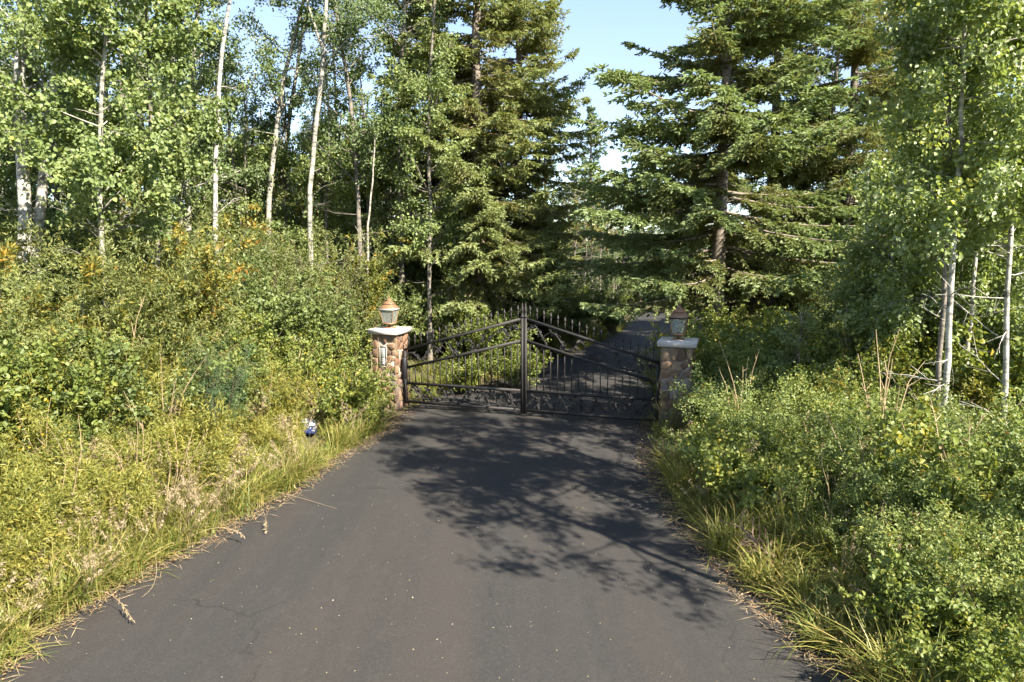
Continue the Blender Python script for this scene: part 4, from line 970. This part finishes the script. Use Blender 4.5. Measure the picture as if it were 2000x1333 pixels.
# far edge of the woods
r = np.random.default_rng(91); n = 190; fx = np.linspace(-75, 75, n) + r.normal(size=n) * .6; fy = 60 + r.uniform(-4, 14, n)
fk = r.choice(4, n, p=[.3, .2, .35, .15]); gap = (fx > 2.2) & (fx < 9.5); fs = r.uniform(.55, .85, n) * np.where(gap, .9, 1)
scatter('far_treeline', 'dark mass of far trees closing off the woods', [BG[0][1], BG[1][1], BG[2][1], SP['dark'][1]], fx, fy, np.zeros(n), np.column_stack([np.zeros(n), np.zeros(n), r.uniform(0, 6, n)]), fs, fk)
fx2 = r.uniform(-75, 75, 260); fy2 = r.uniform(52, 66, 260)
scatter('far_thicket', 'dark thicket along the far edge of the woods', fol('dark'), fx2, fy2, np.zeros(260), np.column_stack([np.zeros(260), np.zeros(260), r.uniform(0, 6, 260)]), r.uniform(1.2, 2.2, 260), r.integers(0, 2, 260))
GT = [grass_tuft(1, 60, .55, .13, .8), grass_tuft(2, 70, .42, .15, 1.0), grass_tuft(3, 46, .75, .12, .6, bias=.12), grass_tuft(4, 50, .5, .12, .9, bias=.3), grass_tuft(5, 46, .68, .12, .8, seeds=5, bias=.15), grass_tuft(6, 40, .6, .14, .9, seeds=7, bias=.25)]
blades = [t[0] for t in GT]; seeds = [t[1] for t in GT if t[1]]
pick_scatter('roadside_grass', 'yellow-green roadside grass lining both edges of the driveway', blades,
             field(3600, -11, 9, 4.6, 14.5, .10, 3.6, 4, 1.2), .6, 1.2, [.22, .26, .16, .12, .12, .12], .2)
pick_scatter('grass_verge_far', 'shaded green grass along the drive behind the gate', blades[:3], field(500, -6, 14, 15, 32, .02, 1.8, 5), .5, 1.0, None, .2)
pick_scatter('seed_grass', 'straw-coloured nodding seed heads standing over the left grass', seeds, field(340, -11, -1.2, 4.6, 13, .05, 3.4, 6, 1.2), .7, 1.25, None, .22)
pick_scatter('dry_grass', 'dry straw seed stalks on the right verge', seeds, field(65, 1.5, 9, 4.8, 13.5, .2, 3.0, 7), .8, 1.4, None, .15)
# bare brown stalks left standing among the weeds
DS = [shrub(91, 1.3, .4, 9, 5, 30, .03, .008, 'straw', 'straw', upright=.8, twl=.16)[0][1], shrub(92, 1.0, .3, 7, 4, 30, .03, .008, 'straw', 'straw', upright=.9, twl=.12)[0][1]]
pick_scatter('dead_stalks', 'bare brown stalks standing among the verge weeds', DS, field(90, -12, 9, 5, 14.5, .5, 5, 21), .8, 1.5, None, .2, .4)
# litter on and beside the drive
def litter(name, label, mat, n, dlo, dhi, size, seed, x0=-8, x1=8, y0=4.5, y1=15, zoff=.05):
    r = np.random.default_rng(seed); X = r.uniform(x0, x1, n * 12); Y = r.uniform(y0, y1, n * 12); d = road_dist(X, Y); k = (d > dlo) & (d < dhi)
    X, Y, d = X[k][:n], Y[k][:n], d[k][:n]; m = len(X); g = Geo()
    Z = np.where(d < .1, zoff, relief(X, Y, np.maximum(d, .1)) + .015)
    a = r.uniform(0, 6.28, m); D = np.column_stack([np.cos(a), np.sin(a), r.normal(size=m) * .15])
    L = size * r.uniform(.5, 1.3, m); g_leaves(g, np.column_stack([X, Y, Z]), D, np.tile([0, 0, 1.0], (m, 1)) + r.normal(size=(m, 3)) * .2, L, L * .6, r.random(m))
    o = obj(name, g.mesh(name, M[mat])); tag(o, label, None, None, 'stuff')
litter('leaf_litter', 'small pale leaf scraps scattered over the asphalt', 'litter_pale', 480, -9, -.05, .015, 1)
litter('edge_litter', 'brown dead leaves and chaff along the driveway edges', 'litter', 11000, -.25, .7, .03, 2)

g = Geo(); r = np.random.default_rng(33); X = r.uniform(-8, 6, 60000); Y = 4.5 + r.random(60000) * 10; d = road_dist(X, Y); k = (d > -.3) & (d < .6); X, Y, d = X[k][:4500], Y[k][:4500], d[k][:4500]; n = len(X)
an = r.uniform(0, 6.28, n); D = np.column_stack([np.cos(an), np.sin(an), r.normal(size=n) * .12])
g_leaves(g, np.column_stack([X, Y, np.where(d < .1, .045, relief(X, Y, np.maximum(d, .1)) + .03)]), D, np.tile([0, 0, 1.0], (n, 1)), r.uniform(.08, .26, n), .006, r.random(n))
tag(obj('thatch', g.mesh('thatch', M['straw'])), 'dry straw thatch lying along the driveway edges', None, None, 'stuff')
# ------------------------------------------------------------------ small things
# crumpled blue and white bag in the berry bush
bx = ground(603, 868); r = np.random.default_rng(12)
def crumple(rad, zc, seed, mat, nm, par, squash):
    r = np.random.default_rng(seed); g = Geo(); nu, nv = 16, 9; V = []
    for v_ in range(nv):
        ph = math.pi * v_ / (nv - 1)
        for u_ in range(nu):
            th = 2 * math.pi * u_ / nu; q = rad * (1 + .30 * r.normal() * (0 < v_ < nv - 1)) * (1 + .15 * math.sin(5 * th + v_))
            V.append((q * math.sin(ph) * math.cos(th), q * math.sin(ph) * math.sin(th) * .8, zc + squash * q * math.cos(ph)))
    g.add(V, [[v_ * nu + u_, v_ * nu + (u_ + 1) % nu, (v_ + 1) * nu + (u_ + 1) % nu, (v_ + 1) * nu + u_] for v_ in range(nv - 1) for u_ in range(nu)])
    return obj(nm, g.mesh(nm, M[mat]), par)
t = empty('crumpled_bag', (bx[0], bx[1] + .1, .16)); tag(t, 'crumpled blue and white plastic bag under the berry bush', 'bag', None, 'thing')
crumple(.13, .09, 1, 'bag_blue', 'bag_body', t, .7); crumple(.11, .20, 2, 'bag_white', 'bag_top', t, .7)
# dead spruce branch on the right edge
b0, b1 = at(1535, 1112, 7.15), at(1450, 1036, 7.45)
t = empty('dead_branch', (b0[0], b0[1], 0)); tag(t, 'dead brown spruce branch poking out over the right driveway edge', 'branch', None, 'thing')
g = Geo(); r = np.random.default_rng(3); s = np.linspace(0, 1, 10)[:, None]
base = np.array([b0[0], b0[1], 0]); P = (b0 - base) * (1 - s) + (b1 - base) * s; P[0] = (.10, .02, .0); P += r.normal(size=(10, 3)) * .012
g_tube(g, P, np.linspace(.024, .012, 10), 7); obj('stem', g.mesh('stem', M['dead_wood'], True), t)
for k in range(16):
    g = Geo(); q = r.integers(3, 10); d = unit(np.array([-.6, -.1, .25]) + r.normal(size=3) * .55); L = r.uniform(.14, .36)
    pts = P[q] + d * np.linspace(0, 1, 5)[:, None] * L + np.cumsum(r.normal(size=(5, 3)) * .014, 0)
    g_tube(g, pts, np.linspace(.009, .003, 5), 5)
    for c in range(4): p0 = pts[r.integers(1, 5)]; g_tube(g, [p0, p0 + unit(d + r.normal(size=3)) * .07], [.004, .0015], 3)
    obj('twig', g.mesh('twig', M['dead_wood']), t)
# single grass stalks lying over the asphalt at the left edge
def stalk(pix, label, seedhead):
    P = np.array([ground(px, py) + np.array([0, 0, h]) for px, py, h in pix]); Q = polyline(P, 12); o0 = Q[0].copy(); o0[2] = 0
    t = empty('grass_stalk', o0); tag(t, label, 'grass stalk', 'stray stalks on the driveway', 'thing')
    g = Geo(); g_tube(g, Q - o0, np.linspace(.0035, .0018, 12), 4); obj('stem', g.mesh('stem', M['straw']), t)
    if seedhead:
        g = Geo(); r = np.random.default_rng(int(pix[0][0])); m = 34; k = r.uniform(7.5, 11, m); P_ = np.stack([np.interp(k, np.arange(12), (Q - o0)[:, c]) for c in range(3)], 1)
        d = unit((Q[-1] - Q[-3])); D = d * .7 + r.normal(size=(m, 3)) * .4 + np.array([0, 0, -.35])
        g_leaves(g, P_, D, r.normal(size=(m, 3)), r.uniform(.035, .06, m), .011, r.random(m)); obj('seed_head', g.mesh('seed_head', M['grass_seed']), t)
stalk([(520, 972, .12), (580, 978, .06), (658, 998, .03)], 'thin straw stalk lying straight across the asphalt by the left edge', False)
stalk([(305, 1100, .12), (308, 1135, .10), (298, 1165, .06), (278, 1172, .03)], 'hooked brown stalk hanging onto the asphalt at the left edge', False)
stalk([(130, 1190, .1), (200, 1190, .22), (235, 1200, .16), (262, 1228, .08)], 'straw seed head drooping over the asphalt lowest on the left', True)
stalk([(350, 1072, .1), (420, 1062, .22), (455, 1062, .2), (478, 1068, .14)], 'straw seed head arching level over the left driveway edge', True)
stalk([(480, 1010, .1), (505, 1012, .25), (520, 1030, .16), (521, 1048, .08)], 'straw seed head hanging straight down near the left edge', True)

# ------------------------------------------------------------------ labels for the many trees of the woods
MARKS = [(-400, 'the picture edge'), (52, 'the thick birch'), (210, 'the leafy young aspen'), (348, 'the veiled pair'), (432, 'the bright white aspen'), (545, 'the leaning aspen'), (625, 'the forked aspen'), (692, 'the crooked aspen'), (783, 'the bare-branched aspen'), (935, 'the tallest spruce'), (1012, 'the gap-side spruce'), (1150, 'the lone distant spruce'), (1408, 'the wide spruce'), (1640, 'the golden spruce'), (1770, 'the thin aspen'), (1885, 'the palest trunk'), (2400, 'the right picture edge')]
ORD = ['frontmost', 'second', 'third', 'fourth', 'fifth', 'sixth', 'seventh', 'eighth']
KINDW = {'aspens deep in the left woods': 'slender background aspen', 'bare saplings in the left woods': 'bare brown sapling', 'thin saplings beyond the driveway bend': 'sparse thin sapling', 'aspens among the right woods': 'background aspen', 'dark spruces in the right woods': 'dark background spruce', 'dark spruces in the left woods': 'dark shaded spruce'}
slots = {}
for o in COL.objects:
    if o.get('group') in KINDW:
        x, y = o.location.x, o.location.y; px = 1000 + x / (y * math.cos(PITCH) + 2.6 * math.sin(PITCH)) * F
        k = max(i_ for i_, m_ in enumerate(MARKS) if m_[0] <= px); slots.setdefault((KINDW[o['group']], k), []).append((y, o))
for (w, k), lst in slots.items():
    lst.sort(key=lambda t_: t_[0])
    for i_, (y, o) in enumerate(lst):
        o['label'] = (w + ' seen between %s and %s' % (MARKS[k][1], MARKS[k + 1][1])) if len(lst) == 1 else '%s %s counting back between %s and %s' % (ORD[i_], w, MARKS[k][1], MARKS[k + 1][1])
for o, s_ in zip([o for o in COL.objects if o.get('group') == 'aspens outside the right edge'], ('middle', 'tallest', 'shortest')):
    o['label'] = '%s high-crowned aspen at the right verge shading the driveway' % s_
